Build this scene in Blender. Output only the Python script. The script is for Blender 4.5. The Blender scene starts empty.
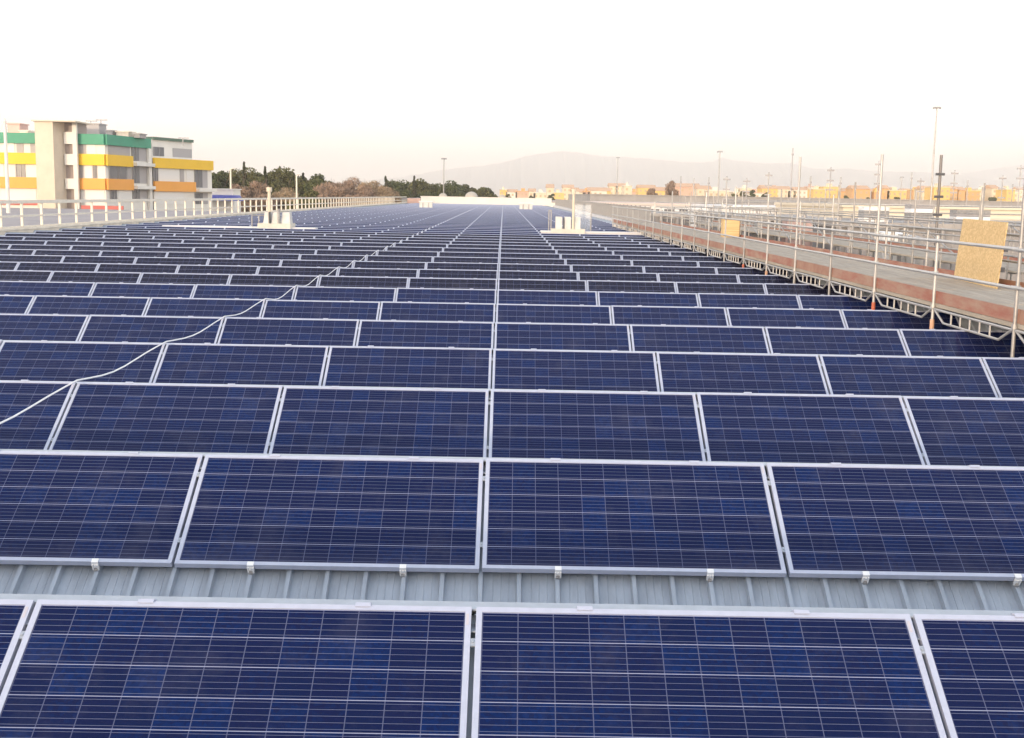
import bpy, math, random
from mathutils import Vector, Matrix
random.seed(7)
C = bpy.context.scene
COL = C.collection
R = math.radians

# ------------------------------------------------------------------ camera
EZ = 11.0                      # eye height above the ground
F = 1200.0
PIT, YAW, ROL = 0.1435, 0.0027, -0.0178
cy, sy, cp, sp, cr, sr = math.cos(YAW), math.sin(YAW), math.cos(PIT), math.sin(PIT), math.cos(ROL), math.sin(ROL)
xv = Vector((cy, -sy, 0)); uv_ = Vector((sp*sy, sp*cy, cp)); dv = Vector((cp*sy, cp*cy, -sp))
av = cr*xv - sr*uv_; bv = sr*xv + cr*uv_
cam = bpy.data.cameras.new('camera'); co = bpy.data.objects.new('camera', cam); COL.objects.link(co)
M = Matrix.Identity(4)
for i in range(3):
    M[i][0] = av[i]; M[i][1] = bv[i]; M[i][2] = -dv[i]
M[2][3] = EZ
co.matrix_world = M
cam.sensor_width = 36; cam.lens = F/1024*36; cam.clip_start = 0.1; cam.clip_end = 60000
C.camera = co

# ------------------------------------------------------------------ light, sky, exposure
SUN_EL, SUN_AZ = R(7), R(207)          # azimuth clockwise from +Y: the sun is low, behind the camera and to its left
w = bpy.data.worlds.new('World'); C.world = w; w.use_nodes = True
nt = w.node_tree; nt.nodes.clear()
out = nt.nodes.new('ShaderNodeOutputWorld'); bg = nt.nodes.new('ShaderNodeBackground'); bg.inputs['Strength'].default_value = 0.12
sky = nt.nodes.new('ShaderNodeTexSky'); sky.sky_type = 'NISHITA'; sky.sun_disc = False
sky.sun_elevation = R(14); sky.sun_rotation = SUN_AZ; sky.dust_density = 2.5; sky.air_density = 1.0
tc = nt.nodes.new('ShaderNodeTexCoord'); sx = nt.nodes.new('ShaderNodeSeparateXYZ')
rp = nt.nodes.new('ShaderNodeValToRGB')
e = rp.color_ramp.elements
e[0].position = 0.0; e[0].color = (1.0, 0.80, 0.60, 1)
e[1].position = 1.0; e[1].color = (0.70, 0.82, 1.0, 1)
for p_, c_ in ((0.03, (1.0, 0.88, 0.72, 1)), (0.08, (1.0, 0.94, 0.80, 1)), (0.25, (1, 0.99, 0.98, 1)), (0.6, (0.86, 0.92, 1.0, 1))):
    n = rp.color_ramp.elements.new(p_); n.color = c_
ml = nt.nodes.new('ShaderNodeVectorMath'); ml.operation = 'SCALE'; ml.inputs['Scale'].default_value = 9.0
mx = nt.nodes.new('ShaderNodeMix'); mx.data_type = 'RGBA'; mx.inputs[0].default_value = 0.65
L = nt.links.new
mr = nt.nodes.new('ShaderNodeMapRange'); mr.interpolation_type = 'SMOOTHSTEP'
mr.inputs['From Min'].default_value = 0.0; mr.inputs['From Max'].default_value = 0.75; mr.inputs['To Min'].default_value = 24.0; mr.inputs['To Max'].default_value = 10.0
L(sx.outputs['Z'], mr.inputs['Value']); L(mr.outputs[0], ml.inputs['Scale'])
L(tc.outputs['Generated'], sx.inputs[0]); L(sx.outputs['Z'], rp.inputs[0]); L(rp.outputs[0], ml.inputs[0])
L(sky.outputs[0], mx.inputs[6]); L(ml.outputs[0], mx.inputs[7]); L(mx.outputs[2], bg.inputs[0]); L(bg.outputs[0], out.inputs[0])
sun = bpy.data.lights.new('sun', 'SUN'); sun.energy = 4.2; sun.angle = R(2.0); sun.color = (1.0, 0.78, 0.56)
so = bpy.data.objects.new('sun', sun); COL.objects.link(so)
sd = Vector((math.sin(SUN_AZ)*math.cos(SUN_EL), math.cos(SUN_AZ)*math.cos(SUN_EL), math.sin(SUN_EL)))
so.rotation_euler = sd.to_track_quat('Z', 'Y').to_euler()
C.view_settings.view_transform = 'Standard'; C.view_settings.look = 'None'
C.view_settings.gamma = 1; C.view_settings.use_curve_mapping = False
C.view_settings.exposure = 0.45
C.cycles.volume_bounces = 2

# ------------------------------------------------------------------ helpers
def at(px, py, Y):
    """world point on the sight line of a pixel of the survey photo at distance Y"""
    d = dv + av*((px-512)/F) + bv*((369-py)/F)
    d = d*(Y/d.y)
    return Vector((d.x, Y, d.z+EZ))

def mat(name, col, rough=0.7, metal=0.0, noise=0.0, scale=3.0, col2=None, bump=0.0, spec=0.5, coord='Object', stretch=None):
    m = bpy.data.materials.new(name); m.use_nodes = True
    t = m.node_tree; b = t.nodes['Principled BSDF']
    b.inputs['Base Color'].default_value = (*col, 1); b.inputs['Roughness'].default_value = rough
    b.inputs['Metallic'].default_value = metal; b.inputs['Specular IOR Level'].default_value = spec
    if noise or col2 or bump:
        c = t.nodes.new('ShaderNodeTexCoord'); mp = t.nodes.new('ShaderNodeMapping')
        t.links.new(c.outputs[coord], mp.inputs[0])
        if stretch: mp.inputs['Scale'].default_value = stretch
        nz = t.nodes.new('ShaderNodeTexNoise'); nz.inputs['Scale'].default_value = scale
        nz.inputs['Detail'].default_value = 6; nz.inputs['Roughness'].default_value = 0.65
        t.links.new(mp.outputs[0], nz.inputs[0])
        r = t.nodes.new('ShaderNodeValToRGB')
        c2 = col2 or tuple(max(0, x*(1-noise)) for x in col)
        r.color_ramp.elements[0].position = 0.35; r.color_ramp.elements[0].color = (*c2, 1)
        r.color_ramp.elements[1].position = 0.65; r.color_ramp.elements[1].color = (*col, 1)
        t.links.new(nz.outputs[0], r.inputs[0]); t.links.new(r.outputs[0], b.inputs['Base Color'])
        if bump:
            bp = t.nodes.new('ShaderNodeBump'); bp.inputs['Strength'].default_value = bump
            t.links.new(nz.outputs[0], bp.inputs['Height']); t.links.new(bp.outputs[0], b.inputs['Normal'])
    return m

class MB:
    def __init__(s): s.v = []; s.f = []; s.m = []; s.uv = []
    def quad(s, pts, mi=0, uv=None):
        n = len(s.v); s.v += [tuple(p) for p in pts]; s.f.append(tuple(range(n, n+len(pts)))); s.m.append(mi)
        s.uv += list(uv) if uv else [(0, 0)]*len(pts)
        return s
    def hexa(s, p, mi=0):
        """8 points: bottom ring 0-3 counter-clockwise from above, top ring 4-7"""
        for q in ((3, 2, 1, 0), (4, 5, 6, 7), (0, 1, 5, 4), (1, 2, 6, 5), (2, 3, 7, 6), (3, 0, 4, 7)):
            s.quad([p[i] for i in q], mi)
        return s
    def box(s, x0, x1, y0, y1, z0, z1, mi=0, T=None):
        p = [Vector(q) for q in ((x0, y0, z0), (x1, y0, z0), (x1, y1, z0), (x0, y1, z0), (x0, y0, z1), (x1, y0, z1), (x1, y1, z1), (x0, y1, z1))]
        if T: p = [T @ q for q in p]
        return s.hexa(p, mi)
    def slab(s, P, Q, z0, z1, t0, t1, mi=0):
        """upright panel along the plan line P-Q, from t0 to t1 in front (towards the right-hand side of P->Q)"""
        d = Vector((Q[0]-P[0], Q[1]-P[1], 0)).normalized(); n = Vector((d.y, -d.x, 0))
        a = Vector((P[0], P[1], 0)); b = Vector((Q[0], Q[1], 0))
        r = [a+n*t1, b+n*t1, b+n*t0, a+n*t0]
        return s.hexa([q+Vector((0, 0, z0)) for q in r]+[q+Vector((0, 0, z1)) for q in r], mi)
    def tube(s, a, b, r, n=8, mi=0, r2=None, cap=True):
        a, b = Vector(a), Vector(b); d = (b-a).normalized(); r2 = r if r2 is None else r2
        u = d.orthogonal().normalized(); w_ = d.cross(u)
        A = [a+(u*math.cos(2*math.pi*i/n)+w_*math.sin(2*math.pi*i/n))*r for i in range(n)]
        B = [b+(u*math.cos(2*math.pi*i/n)+w_*math.sin(2*math.pi*i/n))*r2 for i in range(n)]
        for i in range(n):
            j = (i+1) % n; s.quad([A[i], A[j], B[j], B[i]], mi)
        if cap: s.quad(A[::-1], mi); s.quad(B, mi)
        return s
    def path(s, pts, r, n=8, mi=0):
        for i in range(len(pts)-1): s.tube(pts[i], pts[i+1], r, n, mi, cap=(i in (0, len(pts)-2)))
        return s
    def dome(s, c, rx, rz, n=14, m=6, mi=0):
        c = Vector(c); P = lambda i, j: c+Vector((rx*math.cos(R(90*j/m))*math.cos(2*math.pi*i/n), rx*math.cos(R(90*j/m))*math.sin(2*math.pi*i/n), rz*math.sin(R(90*j/m))))
        for j in range(m):
            for i in range(n):
                s.quad([P(i, j), P(i+1, j), P(i+1, j+1), P(i, j+1)], mi)
        return s
    def build(s, name, mats, parent=None, smooth=False):
        me = bpy.data.meshes.new(name); me.from_pydata(s.v, [], s.f)
        ms = mats if isinstance(mats, (list, tuple)) else [mats]
        for m in ms: me.materials.append(m)
        me.polygons.foreach_set('material_index', s.m)
        ul = me.uv_layers.new(name='UVMap'); ul.data.foreach_set('uv', [c for q in s.uv for c in q])
        if smooth: me.polygons.foreach_set('use_smooth', [True]*len(s.f))
        me.update()
        o = bpy.data.objects.new(name, me); COL.objects.link(o)
        if parent: o.parent = parent
        return o

def tag(o, label=None, cat=None, group=None, kind=None):
    if label: o['label'] = label
    if cat: o['category'] = cat
    if group: o['group'] = group
    if kind: o['kind'] = kind
    return o
def empty(name, loc=(0, 0, 0), label=None, cat=None, group=None, rz=0):
    o = bpy.data.objects.new(name, None); COL.objects.link(o); o.location = loc; o.rotation_euler = (0, 0, rz)
    o.empty_display_size = 0.2
    return tag(o, label, cat, group)
def local(o, mb):
    """shift builder coordinates into the space of an unrotated empty"""
    l = o.location; mb.v = [(a-l.x, b-l.y, c-l.z) for a, b, c in mb.v]; return mb
ORD = ['', 'first', 'second', 'third', 'fourth', 'fifth', 'sixth', 'seventh', 'eighth', 'ninth', 'tenth', 'eleventh', 'twelfth', 'thirteenth',
       'fourteenth', 'fifteenth', 'sixteenth', 'seventeenth', 'eighteenth', 'nineteenth', 'twentieth']
TENS = {2: 'twenty', 3: 'thirty', 4: 'forty', 5: 'fifty', 6: 'sixty', 7: 'seventy'}
def nth(n):
    if n <= 20: return ORD[n]
    if n % 10 == 0: return TENS[n//10][:-1]+'ieth'
    return TENS[n//10]+'-'+ORD[n % 10]

# ------------------------------------------------------------------ materials
ALU = mat('anodised_aluminium', (0.46, 0.49, 0.60), 0.38, 0.25, noise=0.08, scale=14)
ALUD = mat('mill_aluminium', (0.36, 0.40, 0.46), 0.45, 0.3, noise=0.15, scale=9)
WHITEM = mat('white_metal', (0.82, 0.82, 0.82), 0.5, noise=0.1, scale=6)
DARKM = mat('dark_metal', (0.07, 0.07, 0.08), 0.5)
GALV = mat('galvanised_tube', (0.36, 0.35, 0.345), 0.45, 0.35, noise=0.3, scale=5)
GALVB = mat('bright_galvanised_tube', (0.43, 0.42, 0.41), 0.4, 0.3, noise=0.15, scale=5)
BACK = mat('white_backsheet', (0.75, 0.75, 0.76), 0.6)
CREAM = mat('cream_painted_steel', (0.76, 0.69, 0.58), 0.5, noise=0.12, scale=4)
CREAMC = mat('cream_concrete', (0.80, 0.71, 0.59), 0.85, noise=0.25, scale=1.2, bump=0.15)

def pv_material(name, cols):
    m = bpy.data.materials.new(name); m.use_nodes = True
    t = m.node_tree; N = t.nodes; b = N['Principled BSDF']; LK = t.links.new
    def math_(op, a, c=None, d=None):
        n = N.new('ShaderNodeMath'); n.operation = op
        for i, x in enumerate((a, c, d)):
            if x is None: continue
            if isinstance(x, (int, float)): n.inputs[i].default_value = x
            else: LK(x, n.inputs[i])
        return n.outputs[0]
    uv = N.new('ShaderNodeUVMap'); s = N.new('ShaderNodeSeparateXYZ'); LK(uv.outputs[0], s.inputs[0])
    # UV is laid out in metres over the visible glass, 1.896 x 0.932
    def line(coord, pitch, off, half):
        a = math_('ADD', coord, off); f = math_('PINGPONG', a, pitch/2)      # distance to nearest line
        return math_('LESS_THAN', f, half)
    gx = line(s.outputs['X'], 0.1575, -0.003, 0.0021)
    gy = line(s.outputs['Y'], 0.1545, -0.0025, 0.0021)
    bb = line(s.outputs['Y'], 0.0309, -0.0025-0.01545, 0.00095)
    fg = N.new('ShaderNodeTexNoise'); fg.inputs['Scale'].default_value = 3.0
    LK(uv.outputs[0], fg.inputs[0])
    oi = N.new('ShaderNodeObjectInfo')
    # cell index for tone
    ix = math_('FLOOR', math_('DIVIDE', s.outputs['X'], 0.1575)); iy = math_('FLOOR', math_('DIVIDE', s.outputs['Y'], 0.1545))
    cb = N.new('ShaderNodeCombineXYZ'); LK(ix, cb.inputs[0]); LK(iy, cb.inputs[1]); LK(math_('MULTIPLY', oi.outputs['Random'], 57.0), cb.inputs[2])
    wn = N.new('ShaderNodeTexWhiteNoise'); wn.noise_dimensions = '3D'; LK(cb.outputs[0], wn.inputs[0])
    vo = N.new('ShaderNodeTexVoronoi'); vo.inputs['Scale'].default_value = 55; LK(uv.outputs[0], vo.inputs['Vector'])
    r = N.new('ShaderNodeValToRGB'); E = r.color_ramp.elements
    E[0].position = 0; E[0].color = (*cols[0], 1); E[1].position = 1; E[1].color = (*cols[3], 1)
    q = r.color_ramp.elements.new(0.5); q.color = (*cols[1], 1)
    q = r.color_ramp.elements.new(0.8); q.color = (*cols[2], 1)
    sv = N.new('ShaderNodeSeparateXYZ'); LK(vo.outputs['Color'], sv.inputs[0])
    tone = math_('ADD', math_('MULTIPLY', wn.outputs['Value'], 0.68), math_('MULTIPLY', sv.outputs[0], 0.32)); LK(tone, r.inputs[0])
    def mix(f, a, c):
        n = N.new('ShaderNodeMix'); n.data_type = 'RGBA'; LK(f, n.inputs[0])
        if isinstance(a, tuple): n.inputs[6].default_value = (*a, 1)
        else: LK(a, n.inputs[6])
        n.inputs[7].default_value = (*c, 1); return n.outputs[2]
    c = mix(bb, r.outputs[0], (0.12, 0.135, 0.22)); c = mix(gx, c, (0.075, 0.085, 0.16)); c = mix(gy, c, (0.24, 0.26, 0.38))
    # thin dust: patchy, thicker along the lower frame, different on every panel
    du = N.new('ShaderNodeTexNoise'); du.inputs['Scale'].default_value = 2.6; du.inputs['Detail'].default_value = 7; du.inputs['Roughness'].default_value = 0.7; du.noise_dimensions = '4D'
    LK(uv.outputs[0], du.inputs['Vector']); LK(math_('MULTIPLY', oi.outputs['Random'], 40.0), du.inputs['W'])
    edge = math_('MULTIPLY', math_('POWER', math_('MAXIMUM', math_('SUBTRACT', 1.0, math_('DIVIDE', s.outputs['Y'], 0.20)), 0.0), 3.0), 0.12)
    dust = math_('ADD', math_('MULTIPLY', math_('MAXIMUM', math_('SUBTRACT', du.outputs[0], 0.52), 0.0), 0.28), math_('MULTIPLY', edge, du.outputs[0]))
    c = mix(dust, c, (0.30, 0.29, 0.30))
    LK(c, b.inputs['Base Color'])
    dn = N.new('ShaderNodeTexNoise'); dn.inputs['Scale'].default_value = 1.7; dn.inputs['Detail'].default_value = 5
    tcc = N.new('ShaderNodeTexCoord'); LK(tcc.outputs['Object'], dn.inputs[0])
    LK(math_('MULTIPLY_ADD', dn.outputs[0], 0.14, 0.05), b.inputs['Roughness'])
    b.inputs['IOR'].default_value = 1.26
    return m
PV = pv_material('polycrystalline_cells', ((0.0016, 0.0066, 0.045), (0.0034, 0.0064, 0.044), (0.0014, 0.0100, 0.064), (0.0014, 0.0130, 0.082)))
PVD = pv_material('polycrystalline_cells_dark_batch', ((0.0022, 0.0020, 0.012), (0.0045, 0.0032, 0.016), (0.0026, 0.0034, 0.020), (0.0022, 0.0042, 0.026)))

def roof_material():
    m = mat('roof_sheet', (0.355, 0.405, 0.475), 0.5, 0.1, noise=0.22, scale=3.5, stretch=(3, 0.6, 1))
    return m
ROOFM = roof_material()

# ------------------------------------------------------------------ array survey
PW, PH, FW, FT = 1.956, 0.992, 0.027, 0.040
H, X0, P, TILT, SKEW, Y0, W = 1.8374, -0.137, 3.0733, 0.5673, -0.0208, 5.2048, 1.976
ct, st = math.cos(TILT), math.sin(TILT)
ZT = EZ-H                                   # height of the panels' top edges
ZR = EZ-2.78                                # roof pans
def xs(Y): return SKEW*(Y-Y0)/P             # drift of the column lines
XL, XR, YN, YF = -21.5, 8.95, -4.0, 250.0

# ------------------------------------------------------------------ ground, roof
g = MB(); g.quad([(-19000, -3000, 0), (19000, -3000, 0), (19000, 24000, 0), (-19000, 24000, 0)])
tag(g.build('ground', mat('ground', (0.26, 0.23, 0.19), 0.95, noise=0.4, scale=0.01)), kind='structure')
# saw-tooth sheet roof: each row of panels is clamped to the ribs of its own sloping bay
def bay_lines(i):
    """ridge, valley (Y, Z) of the bay under row i, and the next ridge to the north"""
    Yt = Y0+P*(i-1); nY, nZ = -st, ct                   # panel normal
    off = -0.105
    top = (Yt+0.085+nY*off-0.02, ZT-0.012)
    L_ = PH+0.50
    val = (Yt-L_*ct+nY*off, ZT-L_*st+nZ*off)
    rid = (Yt+nY*off, ZT+nZ*off)
    return rid, val
def rib_profile(detail):
    pr = []
    x = XL
    while x < XR:
        k = round((x-X0)/0.247); xr = X0-0.021+0.247*k
        pr += [(xr, 0.0), (xr+0.008, 0.042), (xr+0.034, 0.042), (xr+0.042, 0.0)]
        if detail:
            for o_ in (0.098, 0.148, 0.198): pr += [(xr+o_, 0.0), (xr+o_+0.004, 0.003), (xr+o_+0.008, 0.0)]
        x += 0.247
    return pr
rm = MB()
NB = int((YF-Y0)/P)+1
for i in range(-1, NB+1):
    rid, val = bay_lines(i)
    rid0 = (Y0+P*(i-2)+0.10, ZT-0.078)                   # ridge of the bay in front
    sh = SKEW*(i-1)
    for (ya, za, yb, zb, nY, nZ, ribs) in ((val[0], val[1], rid[0], rid[1], -st, ct, True), (rid0[0], rid0[1], val[0], val[1], 0.42, 0.90, False)):
        if i <= 12: pr = rib_profile(i <= 3)
        else: pr = [(XL, 0), (XR, 0)]
        if not ribs: pr = [(XL, 0), (XR, 0)] if i > 12 else pr
        for a, b in zip(pr, pr[1:]):
            if b[0]-a[0] < 1e-5: continue
            f = lambda x_, h_, y_, z_: (x_+sh, y_+nY*h_, z_+nZ*h_)
            rm.quad([f(a[0], a[1], ya, za), f(b[0], b[1], ya, za), f(b[0], b[1], yb, zb), f(a[0], a[1], yb, zb)])
tag(rm.build('roof', ROOFM), kind='structure')
hb = MB(); hb.box(XL-0.3, XR+0.3, YN-0.2, YF+0.3, 0, EZ-2.95)
tag(hb.build('warehouse_body', CREAMC), kind='structure')

# ------------------------------------------------------------------ solar panels
def panel_frame(T=None, mb=None):
    mb = mb or MB()
    mb.box(0, PW, 0, FW, -FT, 0, 0, T); mb.box(0, PW, PH-FW, PH, -FT, 0, 0, T)
    mb.box(0, FW, FW, PH-FW, -FT, 0, 0, T); mb.box(PW-FW, PW, FW, PH-FW, -FT, 0, 0, T)
    return mb
def panel_glass(T=None, mb=None, mi=0, back=1):
    mb = mb or MB()
    q = [Vector(p) for p in ((FW, FW, -0.004), (PW-FW, FW, -0.004), (PW-FW, PH-FW, -0.004), (FW, PH-FW, -0.004))]
    z = [p-Vector((0, 0, 0.006)) for p in q][::-1]
    if T: q = [T @ p for p in q]; z = [T @ p for p in z]
    mb.quad(q, mi, [(0, 0), (1.896, 0), (1.896, 0.932), (0, 0.932)]); mb.quad(z, back)
    return mb
def clamp_mb(x):
    m = MB()                                # hook over the front edge, two cheeks and a slot, standing on a rib
    m.box(x-0.021, x+0.021, -0.004, 0.020, 0.0025, 0.008)
    m.box(x-0.021, x+0.021, -0.012, -0.004, -0.050, 0.008)
    m.box(x-0.021, x-0.012, -0.020, -0.012, -0.062, -0.012)
    m.box(x+0.012, x+0.021, -0.020, -0.012, -0.062, -0.012)
    m.tube((x, -0.012, -0.020), (x, -0.021, -0.020), 0.007, 8)
    return m
def clamp_foot(x):
    m = MB(); m.box(x-0.012, x+0.012, -0.030, 0.03, -0.070, -0.0505); return m
def rear_clip(x):
    m = MB(); c, d = math.cos(TILT), math.sin(TILT)      # lies level on the rear rail, one lip over the frame
    f = lambda xx, yy, zz: (xx, PH+yy*c+zz*d, -yy*d+zz*c)
    m.hexa([f(x-0.035, 0.012, -0.013), f(x+0.035, 0.012, -0.013), f(x+0.035, 0.040, -0.013), f(x-0.035, 0.040, -0.013), f(x-0.035, 0.012, 0.004), f(x+0.035, 0.012, 0.004), f(x+0.035, 0.040, -0.002), f(x-0.035, 0.040, -0.002)])
    m.box(x-0.035, x+0.035, PH-0.012, PH+0.008, 0.0025, 0.006)
    return m
def mid_clamp(y):
    m = MB(); m.box(-0.021, 0.001, y-0.02, y+0.02, -0.012, -0.002); m.tube((-0.010, y, -0.002), (-0.010, y, 0.004), 0.006, 8); return m

def make_panel():
    r = empty('solar_panel')
    panel_frame().build('frame', ALU, r)
    panel_glass().build('glass', [PV, BACK], r)
    return r
protof = make_panel()
parts_near = []
ra = protof
for xx in (0.25*PW, 0.75*PW):
    c_ = clamp_mb(xx).build('clamp', WHITEM, ra); f_ = clamp_foot(xx).build('clamp_foot', GALV, c_); parts_near.append((c_, f_))
    parts_near.append((rear_clip(xx).build('rear_clip', ALU, ra), None))
for yy in (0.20, 0.80):
    parts_near.append((mid_clamp(yy).build('mid_clamp', ALUD, ra), None))
sk = MB(); sk.box(PW-0.022, PW-0.010, PH-0.10, PH-0.04, 0.0003, 0.0012)
parts_near.append((sk.build('sticker', mat('sticker_paper', (0.45, 0.43, 0.48), 0.7), ra), None))
proto_children = [c_ for c_ in ra.children]
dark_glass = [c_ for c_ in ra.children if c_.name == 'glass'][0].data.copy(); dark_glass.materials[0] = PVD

def row_origin(i, j):
    Y = Y0+P*(i-1)
    return Vector((X0+W*j+SKEW*(i-1)+0.01, Y-PH*ct, ZT-PH*st))
def proj(p):
    v = Vector(p)-Vector((0, 0, EZ)); d = v.dot(dv)
    return (512+F*v.dot(av)/d, 369-F*v.dot(bv)/d, d) if d > 0.1 else (-9999, 0, d)
COLS = range(-11, 4)
GP = 'blue solar panels in tilted rows across the roof'
def side(j):
    if j >= 0: return 'first right of the centre seam' if j == 0 else nth(j+1)+' right of the centre seam'
    return 'first left of the centre seam' if j == -1 else nth(-j)+' left of the centre seam'
used = False; count = 0; LASTROW = 0; NROWS = int((YF-3-Y0)/P)+1
rest = []
for i in range(1, NROWS+1):
    cells = []
    for j in COLS:
        o = row_origin(i, j)
        if o.x < -20.9+xs(o.y)*0: continue
        xa = proj(o)[0]; xb = proj(o+Vector((PW, 0, 0)))[0]
        m = 180 if i < 10 else 60
        if xb < -m or xa > 1024+m: continue
        cells.append(j)
    if count+len(cells) <= 306 and LASTROW == i-1:
        LASTROW = i
        for j in cells:
            if not used: r = protof; used = True; keep = proto_children
            else:
                r = protof.copy(); COL.objects.link(r); r.parent = None
                for ch in proto_children:
                    if i > 10 and ch.name.split('.')[0] not in ('frame', 'glass'): continue
                    c_ = ch.copy(); COL.objects.link(c_); c_.parent = r
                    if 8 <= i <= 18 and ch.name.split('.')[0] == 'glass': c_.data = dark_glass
                    for gch in ch.children:
                        g_ = gch.copy(); COL.objects.link(g_); g_.parent = c_
            jit = random.Random(i*50+j)
            r.location = row_origin(i, j)+Vector((jit.uniform(-.002, .002), jit.uniform(-.004, .004), jit.uniform(-.003, .003)))
            r.rotation_euler = (TILT+jit.uniform(-.004, .004), jit.uniform(-.0015, .0015), 0)
            tag(r, 'blue solar panel, %s row from the camera, %s' % (nth(i), side(j)), 'solar panel', GP)
            count += 1
    else:
        rest.append((i, [j for j in COLS if row_origin(i, j).x > -20.9 and not (i > 24 and False)]))
fm, gm, rr = MB(), MB(), MB()
for i, js in rest:
    for j in js:
        T = Matrix.Translation(row_origin(i, j)) @ Matrix.Rotation(TILT, 4, 'X')
        panel_frame(T, fm); panel_glass(T, fm, 1, 2)
tag(fm.build('solar_panels', [ALU, PV, BACK]), 'far blue solar panels running on in thin rows to the end of the roof', 'solar panels', None, 'stuff')

for i in range(1, NROWS+1):                              # one folded ridge flashing behind the top edge of every row
    js = [j for j in COLS if row_origin(i, j).x > -20.9]
    a = row_origin(i, js[0]).x; b = row_origin(i, js[-1]).x+PW; Y = Y0+P*(i-1)
    e_ = empty('ridge_flashing', (0, Y, ZT), 'grey metal ridge flashing behind the top edge of the %s panel row' % nth(i), 'flashing', 'ridge flashings between the panel rows')
    q = MB(); q.box(a, b, 0.004, 0.105, -0.022, -0.014); q.box(a, b, 0.097, 0.105, -0.07, -0.022); q.build('cap', ALUD, e_)
    if i <= 12:
        q = MB(); q.box(a, b, -0.10, 0.004, -0.085, -0.079); q.build('under_lap', ALUD, e_)

# ------------------------------------------------------------------ white cable over the panel tops
pts = []
rc = random.Random(3)
for i in range(1, 56):
    o = row_origin(i, -2); top = Vector((o.x-0.01+(0.0 if i < 12 else 0.02), Y0+P*(i-1), ZT+0.014))
    if pts:
        p0 = pts[-1]; sag = 0.06+0.04*rc.random(); kx = rc.uniform(-0.03, 0.03)
        for k in range(1, 8):
            t_ = k/8; q = p0.lerp(top, t_); q.z -= sag*4*t_*(1-t_)*(0.75+0.35*math.sin(t_*5)); q.x += kx*math.sin(math.pi*t_)
            pts.append(q)
    pts.append(top)
cb = MB(); cb.path(pts, 0.008, 6)
tag(cb.build('cable', mat('white_cable_sheath', (0.80, 0.79, 0.80), 0.5), smooth=True), 'long white cable sagging from row to row over the panel tops left of centre', 'cable')

# ------------------------------------------------------------------ left parapet and railing
pm = MB(); pm.box(XL-0.45, XL, YN, YF, ZR+0.002, EZ-1.86); pm.box(XL-0.5, XL+0.05, YN, YF, EZ-1.86, EZ-1.80)
tag(pm.build('parapet_wall', CREAMC), 'low cream parapet wall under the white railing along the left roof edge', 'parapet', kind='thing')
rl = empty('railing', (XL-0.2, 0, EZ-1.80), 'cream steel railing with square posts along the left edge of the roof', 'railing')
y = 51.4-2.24*20
n_ = 0
pmesh = None
while y < YF:
    if pmesh is None:
        q = MB(); q.box(-0.05, 0.05, -0.05, 0.05, 0, 1.07); pmesh = q.build('post', CREAM, rl); pmesh.location = (0, y, 0)
    elif n_ < 98:
        o = pmesh.copy(); COL.objects.link(o); o.location = (0, y, 0)
    n_ += 1; y += 2.24
q = MB(); q.box(-0.07, 0.07, YN, YF, 1.071, 1.22); q.build('top_rail', CREAM, rl)
q = MB(); q.box(-0.025, 0.025, YN, YF, 0.48, 0.57); q.build('mid_rail', CREAM, rl)
q = MB(); q.box(-0.03, 0.03, YN, YF, 0.002, 0.09); q.build('bottom_rail', CREAM, rl)

# ------------------------------------------------------------------ far end parapets
WHITEW = mat('white_wall_paint', (0.70, 0.67, 0.62), 0.8, noise=0.08, scale=0.6)
PINKW = mat('pink_wall_paint', (0.62, 0.42, 0.36), 0.85, noise=0.15, scale=0.6)
q = MB(); xa = at(421, 200, YF).x; q.box(xa, 8.2, YF-0.4, YF, ZR+0.04, EZ-0.55); q.box(xa-0.1, 8.3, YF-0.5, YF+0.1, EZ-0.55, EZ-0.42)
tag(q.build('end_wall', WHITEW), 'long low white wall closing the far end of the panel field', 'wall', kind='thing')
q = MB(); q.box(XL, xa-0.15, YF-0.4, YF, ZR+0.04, EZ-1.0); q.box(XL, xa-0.15, YF-0.45, YF+0.05, EZ-1.0, EZ-0.9)
tag(q.build('end_wall', PINKW), 'short pinkish wall left of the long white wall at the far roof end', 'wall', kind='thing')

# ------------------------------------------------------------------ white cross curbs at the break in the array
YB = 61.2
STRIP = mat('white_flashing', (0.62, 0.60, 0.60), 0.5, noise=0.06, scale=2)
q = MB(); a, b = at(541, 233, YB).x, at(640, 233, YB).x; q.box(a, b, YB-0.35, YB+0.35, ZR+0.04, EZ-1.80); q.box(a-0.03, b+0.03, YB-0.4, YB+0.4, EZ-1.80, EZ-1.73)
tag(q.build('roof_curb', STRIP), 'white raised curb crossing the roof to the right of the centre seam', 'curb', 'white curbs across the roof', 'thing')
q = MB(); a, b = at(165, 228, YB).x, at(316, 228, YB).x; q.box(a, b, YB-0.35, YB+0.35, ZR+0.04, EZ-1.86); q.box(a-0.03, b+0.03, YB-0.4, YB+0.4, EZ-1.86, EZ-1.79)
tag(q.build('roof_curb', STRIP), 'white raised curb crossing the roof in front of the left vent unit', 'curb', 'white curbs across the roof', 'thing')

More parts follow.
